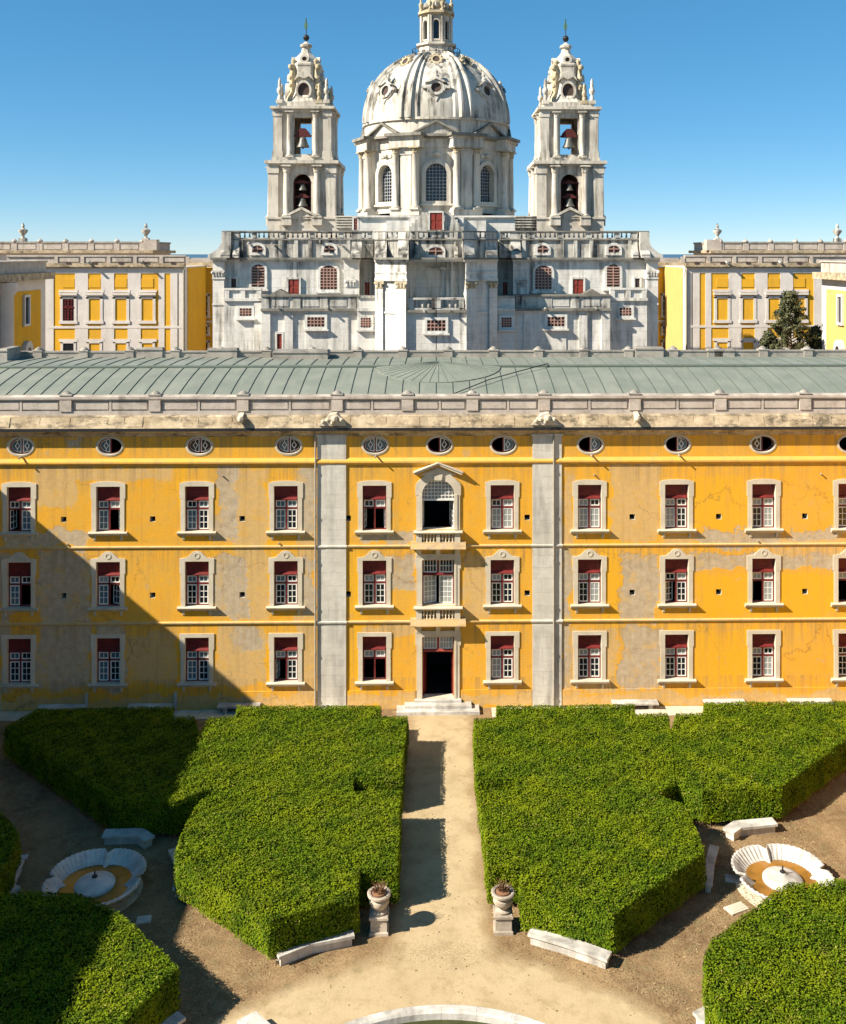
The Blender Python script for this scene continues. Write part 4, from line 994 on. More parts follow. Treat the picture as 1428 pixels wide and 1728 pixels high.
# --- entablature, pediments, attic ring
def octo(mb, r, z0, z1, n=8, ph=22.5): mb.lathe([(r, z0), (r, z1)], (0, DC, 0), n, 0, R(ph))
m = MB(); octo(m, RD+0.15, 41.2, 42.3); m.build('drum_frieze', M['tower'], CH)
m = MB(); octo(m, RD+0.9, 42.5, 42.8); octo(m, RD+0.55, 42.28, 42.52); m.build('drum_cornice', M['church_black'], CH)
for k in range(8):
    a = R(-90 + 22.5 + 45*k); n = Vector((math.cos(a), math.sin(a), 0)); rot = math.atan2(n.x, -n.y)
    M2 = Matrix.Translation(Vector((0, DC, 0)) + n*(RD-0.1)) @ Matrix.Rotation(rot, 4, 'Z')
    m = MB(); m.box(-2.0, 2.0, -0.85, 1.0, 41.15, 42.3); m.box(-2.15, 2.15, -1.0, 1.0, 42.25, 42.5); m.xf(M2).build('entablature_block', M['tower'], CH)
    m = MB(); m.box(-2.4, 2.4, -1.35, 1.0, 42.5, 42.86); m.xf(M2).build('cornice_block', M['church_black'], CH)
    Mx = oct_frame(k)
    m = MB(); m.prism([(-2.1,42.84),(2.1,42.84),(0,44.0)], 'y', -AP-0.2, -AP+0.8)
    for s in (-1, 1): m.prism([(s*2.75,42.80),(s*2.75,43.02),(0,44.50),(0,44.2)], 'y', -AP-0.9, -AP+0.8, 1)
    m.xf(Mx).build('pediment', [M['church_dark'], M['church_black']], CH)
m = MB(); octo(m, 9.25, 42.8, 44.55, 32); octo(m, 9.5, 44.55, 44.85, 32); m.build('dome_base', M['tower'], CH, True)
# --- ribbed dome
NA, NZ = 256, 30; A_, B_ = 9.2, 9.2; Z0 = 44.8
vs, fs = [], []
for j in range(NZ + 1):
    t = math.asin(0.953) * j / NZ
    for i in range(NA):
        th = 360.0*i/NA; d = ((th + 90 - 22.5 + 22.5) % 45) - 22.5            # angle from rib line
        ad = abs(d); w_ = 1.0
        rib = 0.0
        if ad < 8.6: rib = 0.26
        if ad < 5.4: rib = 0.62
        if ad < 1.5: rib = 0.34
        r = A_*math.cos(t) + rib*(0.55+0.45*math.cos(t)); aa = R(th)
        vs.append((r*math.cos(aa), DC + r*math.sin(aa), Z0 + B_*math.sin(t) + rib*math.sin(t)*0.7))
for j in range(NZ):
    for i in range(NA):
        i2 = (i+1) % NA; fs.append((j*NA+i, j*NA+i2, (j+1)*NA+i2, (j+1)*NA+i))
m = MB(); m.add(vs, fs); DOME = m.build('dome', M['dome'], CH, True)
def oculus(k, t, sc, orn):
    Mx = oct_frame(k); r = A_*math.cos(t); z = Z0 + B_*math.sin(t); tilt = math.atan2(A_*math.sin(t), B_*math.cos(t))
    M3 = Mx @ Matrix.Translation((0, -r, z)) @ Matrix.Rotation(-tilt*0.55, 4, 'X')
    m = MB(); m.ring(arc(0,0,0.95*sc,0.95*sc,0,360,18)[:-1], arc(0,0,0.62*sc,0.62*sc,0,360,18)[:-1], -0.42*sc, 0.5)
    m.ring(arc(0,0,1.15*sc,1.15*sc,0,360,18)[:-1], arc(0,0,0.9*sc,0.9*sc,0,360,18)[:-1], -0.22*sc, 0.5)
    if orn:
        for s in (-1, 1): m.prism([(s*0.85*sc,0.35*sc),(s*1.75*sc,0.15*sc),(s*1.55*sc,-0.15*sc),(s*1.1*sc,-0.05*sc),(s*0.95*sc,-0.5*sc)], 'y', -0.40*sc, 0.4)
        m.prism([(-1.3*sc,0.55*sc),(0,1.35*sc),(1.3*sc,0.55*sc),(0.75*sc,0.62*sc),(0,1.0*sc),(-0.75*sc,0.62*sc)], 'y', -0.62*sc, 0.5)
        m.lathe([(0.28*sc,1.2*sc),(0.36*sc,1.5*sc),(0.16*sc,1.75*sc),(0.26*sc,2.0*sc),(0.02,2.4*sc)], (0,-0.2,0), 8)
        m.prism([(-0.35*sc,-0.95*sc),(0.35*sc,-0.95*sc),(0,-1.7*sc)], 'y', -0.25*sc, 0.5)
    else:
        for q in range(10):
            a = R(36*q); m.lathe([(0.02,-0.16),(0.17,-0.06),(0.17,0.08),(0.02,0.18)], (1.08*sc*math.cos(a), -0.3*sc, 1.08*sc*math.sin(a)), 6)
    o = m.xf(M3).build('oculus', M['gilt'] if not orn else M['church_dark'], DOME)
    m = MB(); m.prism(arc(0,0,0.64*sc,0.64*sc,0,360,16)[:-1], 'y', 0.04*sc-0.22, 0.06*sc-0.2); m.xf(M3).build('oculus_opening', M['dark'], DOME)
for k in range(8):
    oculus(k, math.asin(3.55/B_), 1.02, True); oculus(k, math.asin(7.55/B_), 0.74, False)
# --- lantern
ZL = 53.45
m = MB(); octo(m, 3.2, ZL-0.15, ZL+0.12, 24); octo(m, 2.45, ZL+0.1, 55.0); octo(m, 2.75, 55.0, 55.25); LAN = m.build('lantern', M['tower'], CH)
m = MB()
for k in range(24):
    a = R(15*k); p = (3.1*math.cos(a), DC+3.1*math.sin(a)); m.tube([(p[0],p[1],ZL+0.1),(p[0],p[1],ZL+1.15)], 0.035, 5)
for z in (ZL+0.6, ZL+1.15): m.tube([(3.1*math.cos(R(15*k)), DC+3.1*math.sin(R(15*k)), z) for k in range(25)], 0.035, 5)
m.build('lantern_railing', M['iron'], LAN)
AL = 2.05*math.cos(R(22.5)); HL = 2.05*math.sin(R(22.5))
for k in range(8):
    Mx = oct_frame(k); m = MB(); holed_wall(m, -HL, HL, 55.2, 58.8, [('arch', -0.36, 0.36, 55.75, 58.2, 0.36)], -AL, 0.5); m.ring([(-0.5,55.6),(0.5,55.6)]+arc(0,57.84,0.5,0.5,0,180,8), [(-0.36,55.75),(0.36,55.75)]+arc(0,57.84,0.36,0.36,0,180,8), -AL-0.1, -AL)
    m.box(-HL-0.02, -HL+0.2, -AL-0.22, -AL+0.2, 55.2, 58.8); m.box(HL-0.2, HL+0.02, -AL-0.22, -AL+0.2, 55.2, 58.8)
    m.xf(Mx).build('lantern_wall', M['tower'], LAN)
    m = MB(); m.prism(outline(('arch',-0.36,0.36,55.75,58.2,0.36)), 'y', -AL+0.3, -AL+0.33); m.xf(Mx).build('pane', M['glass'], LAN)
    m = MB(); m.ring(arc(0,54.2,0.28,0.28,0,360,10)[:-1], arc(0,54.2,0.15,0.15,0,360,10)[:-1], -2.42, -2.2); m.xf(Mx).build('small_oculus', M['church_dark'], LAN)
m = MB(); octo(m, 2.2, 58.8, 59.05); octo(m, 2.5, 59.05, 59.35); octo(m, 1.9, 59.35, 59.6)
m.lathe([(1.6,59.6),(1.5,60.3),(1.25,61.0),(0.85,61.8),(0.5,62.6),(0.6,63.0),(0.3,64.2),(0.02,65.4)], (0,DC,0), 16); m.build('lantern_top', M['gilt'], LAN, True)
for k in range(8):
    a = R(-67.5+45*k); p = (2.1*math.cos(a), DC+2.1*math.sin(a), 59.35)
    m = MB(); m.lathe([(0.26,0),(0.26,0.25),(0.12,0.4),(0.30,0.85),(0.26,1.1),(0.10,1.25),(0.16,1.45),(0.02,1.9)], p, 8); m.build('finial', M['gilt'], LAN, True)
    m = MB(); a = R(-90+45*k); p = (1.5*math.cos(a), DC+1.5*math.sin(a), 60.2); m.lathe([(0.05,-0.45),(0.42,-0.3),(0.46,0.2),(0.05,0.5)], p, 8); m.build('scroll_carving', M['church_dark'], LAN, True)

# --- bell towers (both alike), local origin at the tower's axis
TY = 117.0
XT = (abs(F(513, 300, TY)[0]) + abs(F(951, 300, TY)[0])) / 2
def rot4(fn, mb):
    for q in range(4):
        t = MB(); fn(t); mb.join(t, Matrix.Rotation(R(90*q), 4, 'Z'))
    return mb
TC1 = column_mesh('column', 9.0, 0.62, M['tower']); TC2 = column_mesh('column', 8.0, 0.52, M['tower'])
def tower(sx):
    T = MB()
    def t1(t): holed_wall(t, -5.7, 5.7, 30.0, 43.6, [('arch', -1.65, 1.65, 35.6, 42.2, 1.65)], -5.7, 1.6)
    rot4(t1, T)
    def t2(t): holed_wall(t, -4.9, 4.9, 45.1, 53.4, [('rect', -1.65, 1.65, 45.7, 52.1)], -4.9, 1.4)
    rot4(t2, T)
    T.box(-4.85, 4.85, -4.85, 4.85, 53.1, 53.5); T.box(-5.6, 5.6, -5.6, 5.6, 43.5, 44.0)
    body = link('bell_tower', T.mesh('bell_tower', M['tower']), CH, (sx, TY-52, 0))
    body.scale = (0.95, 0.95, 1.0)
    def sub(name, mb, mat=M['tower'], smooth=False): return link(name, mb.mesh(name, mat, smooth), body, (0,0,0))
    c = MB(); c.box(-6.0, 6.0, -6.0, 6.0, 43.6, 43.95); c.box(-6.7, 6.7, -6.7, 6.7, 43.95, 44.5); c.box(-5.6, 5.6, -5.6, 5.6, 44.5, 45.1); sub('cornice', c)
    c = MB(); c.box(-5.2, 5.2, -5.2, 5.2, 53.0, 53.5); c.box(-5.85, 5.85, -5.85, 5.85, 53.5, 53.95); c.box(-4.6, 4.6, -4.6, 4.6, 53.95, 54.9); sub('cornice', c)
    c = MB(); c.box(-6.2, 6.2, -6.2, 6.2, 30.0, 34.4); c.box(-6.4, 6.4, -6.4, 6.4, 34.4, 34.75)
    def ped(t):
        for s in (-1, 1): t.prism([(s*2.6,34.8),(s*2.6,35.2),(0,36.5),(0,36.0)], 'y', -6.9, -6.1)
        t.prism([(-2.2,34.75),(2.2,34.75),(0,35.95)], 'y', -6.5, -6.1)
    rot4(ped, c); sub('tower_base', c)
    for q in range(4):
        Mr = Matrix.Rotation(R(90*q), 4, 'Z')
        for s in (-1, 1):
            c = MB(); c.box(s*5.2-0.9, s*5.2+0.9, -6.15, -5.0, 34.7, 43.6); c.box(s*5.2-1.05, s*5.2+1.05, -6.3, -5.0, 42.3, 43.3); c.xf(Mr); sub('corner_pilaster', c)
            p = Mr @ Vector((s*2.75, -6.15, 34.6)); o = link('column', TC1, body, p); o.rotation_euler = (0,0,R(90*q))
            c = MB(); c.box(s*2.75-0.95, s*2.75+0.95, -6.9, -5.6, 33.3, 34.85); c.xf(Mr); sub('column_plinth', c)
            c = MB(); c.box(s*2.75-0.8, s*2.75+0.8, -6.75, -5.6, 43.35, 43.7); c.xf(Mr); sub('column_impost', c)
            c = MB(); c.box(s*4.5-0.75, s*4.5+0.75, -5.35, -4.4, 45.0, 53.2); c.box(s*4.5-0.9, s*4.5+0.9, -5.5, -4.4, 45.0, 46.2); c.box(s*4.5-0.85, s*4.5+0.85, -5.45, -4.4, 52.2, 53.0); c.xf(Mr); sub('corner_pilaster', c)
            p = Mr @ Vector((s*2.35, -5.15, 45.1)); o = link('column', TC2, body, p); o.rotation_euler = (0,0,R(90*q))
    # cupola: concave flared octagonal storey with oval openings, volutes, neck
    prof = [(4.9,54.7),(4.7,55.0),(4.0,55.6),(3.45,56.6),(3.1,58.0),(2.95,60.0),(3.05,61.3),(3.2,61.6),(3.2,61.9),(2.7,62.2),(2.3,62.9),(1.6,63.6),(1.0,64.2),(0.8,65.0),(1.15,65.2),(1.15,65.6),(0.7,65.8),(0.15,66.2)]
    c = MB(); c.lathe(prof, (0,0,0), 8, 0, R(22.5)); cup = sub('cupola', c)
    for q in range(4):
        Mr = Matrix.Rotation(R(90*q), 4, 'Z')
        c = MB(); c.ring(arc(0,57.0,1.45,1.75,0,360,20)[:-1], arc(0,57.0,1.08,1.32,0,360,20)[:-1], -3.75, -2.6)
        c.prism([(-1.8,58.8),(-0.9,59.5),(0,59.1),(0.9,59.5),(1.8,58.8),(1.2,60.0),(0,60.4),(-1.2,60.0)], 'y', -3.35, -2.6)
        c.ring(arc(0,62.7,0.85,0.7,0,360,14)[:-1], arc(0,62.7,0.45,0.38,0,360,14)[:-1], -2.65, -1.6)
        c.xf(Mr); sub('oval_frame', c)
        c = MB(); c.prism(arc(0,57.0,1.1,1.34,0,360,18)[:-1], 'y', -3.40, -3.30); c.prism(arc(0,62.7,0.46,0.4,0,360,12)[:-1], 'y', -2.45, -2.4); c.xf(Mr); sub('opening', c, M['dark'])
        for z, ph in ((0, 0),):
            Mv = Matrix.Rotation(R(45 + 90*q), 4, 'Z'); c = MB()
            c.prism([(-2.9,55.2),(-4.6,55.1),(-4.3,56.0),(-3.7,56.8),(-3.55,58.2),(-3.7,59.6),(-3.45,60.6),(-3.5,61.4),(-2.8,61.8)], 'x', -0.42, 0.42)
            for zz, rr in ((61.3, 0.55), (59.4, 0.42), (58.0, 0.38), (56.4, 0.45)): c.lathe([(0.03,-rr),(rr*0.8,-rr*0.6),(rr,0),(rr*0.8,rr*0.6),(0.03,rr)], (0,-3.55,zz), 10)
            c.lathe([(0.5,61.6),(0.4,62.0),(0.55,62.4),(0.05,62.9)], (0,-2.9,0), 8)
            c.xf(Mv); sub('volute', c, M['gilt'], True)
        for s, dx, hh in ((-1, 4.3, 1.0), (1, 4.3, 1.0), (1, 2.9, 0.8)):
            c = MB(); p = Mr @ Vector((s*dx, -4.3 if dx > 4 else -4.1, 54.8))
            if dx > 4 and s > 0: continue
            c.box(p.x-0.6, p.x+0.6, p.y-0.6, p.y+0.6, 54.6, 55.2)
            c.lathe([(0.42*hh,0.3),(0.36,0.9*hh),(0.20,1.2*hh),(0.50*hh,1.7*hh),(0.52*hh,2.2*hh),(0.25,2.6*hh),(0.34,2.9*hh),(0.22,3.3*hh),(0.30,3.6*hh),(0.02,4.2*hh)], (p.x,p.y,54.9), 10); sub('finial', c, M['gilt'] if s > 0 else M['tower'], True)
    c = MB(); c.tube([(0,0,66.0),(0,0,70.4)], 0.09, 6); c.lathe([(0.02,-0.62),(0.4,-0.45),(0.62,0),(0.4,0.45),(0.02,0.62)], (0,0,66.9), 12); sub('orb', c, M['iron'], True)
    c = MB(); c.prism([(-0.35,68.6),(0.1,68.4),(0.3,68.8),(0.32,69.4),(0.05,69.7),(0.1,70.2),(-0.15,70.3),(-0.2,69.6),(-0.45,69.3)], 'y', -0.06, 0.06); sub('weather_vane', c, M['vane'])
    return body
tower(-XT); tower(XT)
# bells and their painted beams
def bell(x, y, z, r, label, bh=1.0):
    b = empty('bell', (x, y, z), label, 'bell', 'bells of the church towers')
    m = MB(); m.lathe([(0.0,-0.02),(r,0),(r*0.96,0.12*r),(r*0.72,0.55*r),(r*0.58,1.05*r),(r*0.52,1.35*r),(r*0.35,1.52*r),(0.02,1.6*r)], (x,y,z), 18); m.build('bell_body', M['bronze'], b, True)
    m = MB(); m.prism([(x-r*1.2, z+1.55*r), (x+r*1.2, z+1.55*r), (x+r*1.0, z+1.55*r+bh*0.5), (x+r*0.4, z+1.55*r+bh), (x-r*0.4, z+1.55*r+bh), (x-r*1.0, z+1.55*r+bh*0.5)], 'y', y-0.35, y+0.35); m.box(x-1.75, x+1.75, y-0.12, y+0.12, z+1.55*r+0.1, z+1.55*r+0.35); m.build('headstock', M['beam'], b)
    m = MB(); m.tube([(x,y,z+0.9*r),(x,y,z-0.15*r)], 0.08, 6); m.lathe([(0.02,-0.2),(0.18,0),(0.02,0.2)], (x,y,z-0.12*r), 8); m.build('clapper', M['iron'], b)
for sx, nm in ((-XT, 'tower to the left of the dome'), (XT, 'tower to the right of the dome')):
    bell(sx, TY-4.4, 46.9, 1.15, 'bell hanging in the open square stage of the ' + nm, 1.5)
    bell(sx, TY-5.0, 39.4, 0.75, 'smaller higher bell in the arched stage of the ' + nm, 0.6)
    bell(sx, TY-5.0, 36.6, 0.95, 'larger lower bell in the arched stage of the ' + nm, 0.7)
for sx, nm in ((-XT, 'tower to the left of the dome'), (XT, 'tower to the right of the dome')):
    m = MB(); m.box(sx-1.62, sx+1.62, TY-4.6, TY-4.2, 35.65, 36.5)
    for s in (-1, 1): m.box(sx+s*1.45-0.15, sx+s*1.45+0.15, TY-4.7, TY-4.1, 35.65, 41.5)
    tag(m.build('bell_gantry', M['beam']), 'red painted bell gantry in the arch of the ' + nm, 'bell gantry', 'bell gantries')
    m = MB(); m.box(sx-5.6, sx+5.6, TY-0.5, TY+0.5, 34.0, 43.4); o = m.build('partition', M['dark'], CH)
# ================================================================== yellow and white palace wings on both sides of the church
def wing(s, label):
    Yw = 57.0
    Wg = empty('palace_wing', (s*38.5, 60, 0), label, 'building', 'palace wings')
    def X(px, Y=Yw): return abs(F(px, 500, Y)[0])                # photo columns of the left side, mirrored for the other
    def Z(py, Y=Yw): return F(200, py, Y)[1]
    def bx(m, px0, px1, py0, py1, p0, p1, Y=Yw):
        a, b = X(px0, Y), X(px1, Y); lo, hi = min(a, b), max(a, b)
        if s < 0: lo, hi = -hi, -lo
        m.box(lo, hi, Y+p0, Y+p1, Z(py1, Y), Z(py0, Y))
    def part(name, mat, *a, parent=Wg, **k):
        m = MB(); bx(m, *a, **k); return m.build(name, mat, parent)
    part('wall', M['wing_white'], 10, 310, 450, 640, 0, 12)
    part('yellow_field', M['wing_yellow'], 82, 300, 461, 640, -0.05, 0.0)
    part('frieze', M['wing_white'], 80, 311, 450, 461, -0.12, -0.05)
    m = MB(); bx(m, 10, 313, 444, 450, -0.45, 0.3); bx(m, 10, 312, 450, 452.5, -0.3, 0.0); m.build('cornice', M['cornice'], Wg)
    part('parapet', M['parapet'], 10, 312, 432.5, 444, 0.2, 0.7); part('coping', M['parapet'], 10, 312.5, 430.5, 433, 0.05, 0.85)
    for k in range(6):
        part('parapet_pier', M['parapet'], 94+44.5*k-3, 94+44.5*k+3, 433, 444, 0.05, 0.2)
        part('parapet_panel', M['parapet'], 94+44.5*k+6, 94+44.5*k+38, 435, 441.5, 0.12, 0.2)
    part('band', M['wing_white'], 80, 309, 550, 554, -0.13, -0.05)
    for c in (138, 182, 227, 80, 306):
        w_ = 11 if c not in (306,) else 6
        part('pilaster', M['wing_white'], c-w_, c+w_, 461, 640, -0.11, -0.05)
    part('pilaster', M['wing_white'], 268, 278, 461, 640, -0.11, -0.05); part('pilaster', M['wing_white'], 288, 302, 461, 640, -0.11, -0.05)
    for k, c in enumerate((116, 160, 204.5, 249)):
        part('inner_panel', M['wing_yellow'], c-10, c+10, 470, 485, -0.10, -0.05)
        part('panel_border', M['wing_white'], c-16, c+16, 489, 493, -0.14, -0.05)
        m = MB(); bx(m, c-15, c+15, 494, 498, -0.34, -0.05); m.build('window_hood', M['wing_white'], Wg)
        m = MB()
        for a in ((c-14, c-9.5, 501, 546), (c+9.5, c+14, 501, 546), (c-14, c+14, 500, 504), (c-15.5, c+15.5, 541, 546)): bx(m, *a, -0.16 if a[2] < 530 else -0.2, -0.05)
        wn = m.build('window', M['wing_white'], Wg)
        glazed = (k == 0 and s < 0)
        part('blind_panel' if not glazed else 'pane', M['wing_yellow'] if not glazed else M['glass'], c-9.5, c+9.5, 504, 541, -0.08, -0.04, parent=wn)
        if glazed:
            m = MB(); bx(m, c-0.9, c+0.9, 504, 541, -0.2, -0.08); bx(m, c-9.5, c+9.5, 517, 519.5, -0.2, -0.081)
            for q in (-5, 5): bx(m, c+q-0.4, c+q+0.4, 504, 541, -0.16, -0.081)
            for q in range(8): bx(m, c-9.5, c+9.5, 506+4.4*q, 506.7+4.4*q, -0.15, -0.082)
            m.build('window_bars', M['red'], wn)
        part('lower_panel', M['wing_white'], c-16, c+16, 572, 576.5, -0.13, -0.05)
        m = MB()
        for a in ((c-13, c-9, 577, 640), (c+9, c+13, 577, 640), (c-13, c+13, 575.5, 579)): bx(m, *a, -0.16, -0.05)
        wn = m.build('window', M['wing_white'], Wg)
        part('blind_panel' if not glazed else 'pane', M['wing_yellow'] if not glazed else M['glass'], c-9, c+9, 579, 640, -0.08, -0.04, parent=wn)
    for k in range(2):                                           # stone spouts
        x = s*X(152+91*k); m = MB(); m.tube([(x, Yw-0.3, Z(441)), (x, Yw-0.95, Z(444))], 0.15, 6); m.build('stone_spout', M['church_dark'], Wg)
    for k in range(5): part('drain_notch', M['dark'], 118+44*k-4, 118+44*k+4, 441.5, 445.5, -0.5, -0.4)
    m = MB(); x = s*X(311); m.tube([(x, Yw-0.2, 5), (x, Yw-0.2, Z(455))], 0.12, 6); m.build('drain_pipe', M['lead'], Wg)
    # set-back wall between the wing and the church
    Yb = 68.5
    m = MB(); a, b = X(300, Yb), X(384, Yb); lo, hi = sorted((a, b)); 
    if s < 0: lo, hi = -hi, -lo
    m.box(lo, hi, Yb, Yb+6, 0, Z(452, Yb)); m.build('setback_wall', M['wing_yellow'], Wg)
    m = MB(); bx(m, 300, 372, 442, 450, -0.5, 0.4, Y=Yb); bx(m, 300, 372, 437, 442, 0.1, 0.6, Y=Yb); m.build('setback_cornice', M['cornice'], Wg)
    for (y0, y1, nz) in ((499, 533, 2), (551, 563, 1), (578, 640, 3)):
        c = 342; m = MB()
        for a in ((c-12, c-9, y0-3, y1+3), (c+9, c+12, y0-3, y1+3), (c-12, c+12, y0-4, y0), (c-13, c+13, y1, y1+4)): bx(m, *a, -0.25 if a[2] > y0 else -0.28, 0.0, Y=Yb)
        wn = m.build('window', M['wing_white'], Wg); part('pane', M['glass'], c-9, c+9, y0, y1, -0.06, -0.02, parent=wn, Y=Yb)
        m = MB(); bx(m, c-1, c+1, y0, y1, -0.14, -0.06, Y=Yb)
        for q in range(nz): bx(m, c-9, c+9, y0+(y1-y0)*(q+0.5)/nz, y0+(y1-y0)*(q+0.5)/nz+1.6, -0.13, -0.061, Y=Yb)
        m.build('window_bars', M['white'], wn)
    m = MB(); bx(m, 313, 360, 541, 545, -0.15, 0.0, Y=Yb); m.build('band', M['wing_white'], Wg)
    # flank of the wing towards the church: thin stone edge and narrow slits
    xs = s*X(310)
    for (z0, z1) in ((22.0, 25.0), (17.0, 20.0)):
        m = MB(); m.box(min(xs, xs - s*0.05), max(xs, xs - s*0.05), Yw+3.0, Yw+3.8, z0, z1); m.build('slit_window', M['glass'], Wg)
    m = MB(); m.box(min(xs-s*0.08, xs), max(xs-s*0.08, xs), Yw+1.8, Yw+11.4, 5, Z(452)); m.build('flank_field', M['wing_yellow'] if s < 0 else M['wing_sunlit'], Wg)
    # near block closing the rear court on the outside
    xc = s*42.0
    m = MB(); m.box(min(xc, xc+s*10), max(xc, xc+s*10), 32, 46.0, 0, 25.7); m.build('outer_block', M['wing_white'], Wg)
    m = MB(); m.box(min(xc-s*0.06, xc), max(xc-s*0.06, xc), 36.2, 44.6, 5, 24.6); m.build('yellow_field', M['wing_yellow'] if s < 0 else M['wing_sunlit'], Wg)
    m = MB(); m.box(min(xc-s*0.9, xc+s*10), max(xc-s*0.9, xc+s*10), 31.5, 46.4, 25.7, 26.4); m.build('cornice', M['cornice'], Wg)
    m = MB(); m.box(min(xc-s*0.05, xc+s*10), max(xc-s*0.05, xc+s*10), 32, 46.1, 26.4, 27.5); m.box(min(xc-s*0.2, xc+s*10), max(xc-s*0.2, xc+s*10), 31.9, 46.2, 27.5, 27.65); m.build('parapet', M['parapet'], Wg)
    def side_ring(o, i, p): 
        m = MB(); m.ring(o, i, -p, 0.0); return m.xf(Matrix.Translation((xc, 0, 0)) @ Matrix.Rotation(R(90) if s < 0 else R(-90), 4, 'Z'))
    yy = 40.6
    q = yy if s < 0 else -yy
    o = [(q-1.0,8),(q+1.0,8)] + arc(q, 18.4, 1.0, 1.1, 0, 180, 10); i = [(q-0.55,8),(q+0.55,8)] + arc(q, 18.3, 0.55, 0.55, 0, 180, 10)
    m = side_ring(o, i, 0.5); nc = m.build('niche', M['wing_white'], Wg)
    m = MB(); m.prism(i, 'y', -0.1, -0.08); m.xf(Matrix.Translation((xc, 0, 0)) @ Matrix.Rotation(R(90) if s < 0 else R(-90), 4, 'Z')); m.build('niche_back', M['dark'], nc)
    m = side_ring([(q-0.75,21.0),(q+0.75,21.0),(q+0.75,24.2),(q-0.75,24.2)], [(q-0.5,21.25),(q+0.5,21.25),(q+0.5,23.95),(q-0.5,23.95)], 0.3); wn = m.build('window', M['wing_white'], Wg)
    m = MB(); m.prism([(q-0.5,21.25),(q+0.5,21.25),(q+0.5,23.95),(q-0.5,23.95)], 'y', -0.1, -0.08); m.xf(Matrix.Translation((xc, 0, 0)) @ Matrix.Rotation(R(90) if s < 0 else R(-90), 4, 'Z')); m.build('pane', M['glass'], wn)
    # corner column of the near block
    m = MB(); m.lathe([(0.75,5),(0.7,24.3),(0.95,24.6),(1.1,25.6)], (xc - s*0.3, 35.4, 0), 14); m.build('corner_column', M['wing_white'], Wg, True)
    return Wg
wing(-1, 'palace wing with yellow panels and white pilasters to the left of the church')
wing(1, 'palace wing with yellow panels and white pilasters behind the evergreens, right of the church')
# far front pavilions of the palace: only parapet and urns rise above the wings
def far_block(s, label):
    Yf = 112.0
    Fb = empty('palace_range', (s*60, Yf, 0), label, 'building', 'palace front ranges')
    x0 = F(252, 420, Yf)[0] if s < 0 else F(1205, 420, Yf)[0]
    lo, hi = (-95, x0) if s < 0 else (x0, 95)
    m = MB(); m.box(lo, hi, Yf, Yf+14, 0, 28.6); m.build('wall', M['wing_white'], Fb)
    m = MB(); m.box(lo-0.8, hi+0.8, Yf-0.8, Yf+14.5, 28.5, 29.0); m.build('cornice', M['cornice'], Fb)
    m = MB(); m.box(lo, hi, Yf, Yf+13.5, 29.0, 30.2); m.build('parapet', M['parapet'], Fb)
    m = MB(); m.box(lo-0.15, hi+0.15, Yf-0.15, Yf+13.6, 30.2, 30.5); m.build('coping', M['concrete'], Fb)
    st = 4.4; k = 0; x = hi - 1.2 if s < 0 else lo + 1.2
    while lo < x < hi:
        m = MB(); m.box(x-0.5, x+0.5, Yf-0.12, Yf, 29.0, 30.2); m.lathe([(0.5,30.5),(0.45,30.7),(0.05,31.0)], (x, Yf+0.2, 0), 8); m.build('parapet_pier', M['parapet'], Fb)
        m = MB(); x2 = x - s*0 + (st if s > 0 else -st); a, b = sorted((x, x2)); m.box(a+0.7, b-0.7, Yf-0.06, Yf, 29.2, 30.0); m.build('parapet_panel', M['parapet'], Fb)
        x += st if s > 0 else -st
    m = MB(); xa = hi if s < 0 else lo; m.box(xa-1.3, xa+1.3, Yf-0.2, Yf+1.6, 29.0, 30.85); m.build('corner_block', M['parapet'], Fb)
    for px_ in ((37, 245) if s < 0 else (1212, 1415)):
        x = F(px_, 400, Yf)[0]; m = MB(); m.box(x-0.55, x+0.55, Yf-0.1, Yf+1.0, 30.5, 31.1)
        m.lathe([(0.40,31.1),(0.22,31.4),(0.30,31.6),(0.75,32.2),(0.80,32.5),(0.35,32.7),(0.20,32.9),(0.32,33.2),(0.02,33.8)], (x, Yf+0.45, 0), 12); m.build('roof_urn', M['church_dark'], Fb, True)
far_block(-1, 'far palace range with stone parapet and urns showing over the left wing roof')
far_block(1, 'far palace range with stone parapet and urns showing over the right wing roof')

# ================================================================== evergreen trees in the rear court
def leaf_quads(pts, nrm, size, name, mat, parent, loc=None, up=0.35, asp=0.55):
    n = len(pts); pts = np.asarray(pts, float); nrm = np.asarray(nrm, float)
    d = nrm + rng.normal(0, up, (n, 3)); d /= np.linalg.norm(d, axis=1)[:, None]
    a = np.cross(d, rng.normal(0, 1, (n, 3))); a /= np.linalg.norm(a, axis=1)[:, None]
    b = np.cross(d, a); sz = size * rng.uniform(0.6, 1.35, (n, 1))
    a *= sz; b *= sz * asp
    v = np.empty((n, 4, 3)); v[:,0] = pts - a; v[:,1] = pts - b + d*sz*0.12; v[:,2] = pts + a; v[:,3] = pts + b + d*sz*0.12
    me = bpy.data.meshes.new(name); me.vertices.add(n*4); me.vertices.foreach_set('co', v.reshape(-1))
    me.loops.add(n*4); me.loops.foreach_set('vertex_index', np.arange(n*4, dtype=np.int32))
    me.polygons.add(n); me.polygons.foreach_set('loop_start', np.arange(0, n*4, 4, dtype=np.int32)); me.polygons.foreach_set('loop_total', np.full(n, 4, dtype=np.int32))
    me.materials.append(mat); me.update(calc_edges=True); me.validate()
    return link(name, me, parent, loc)
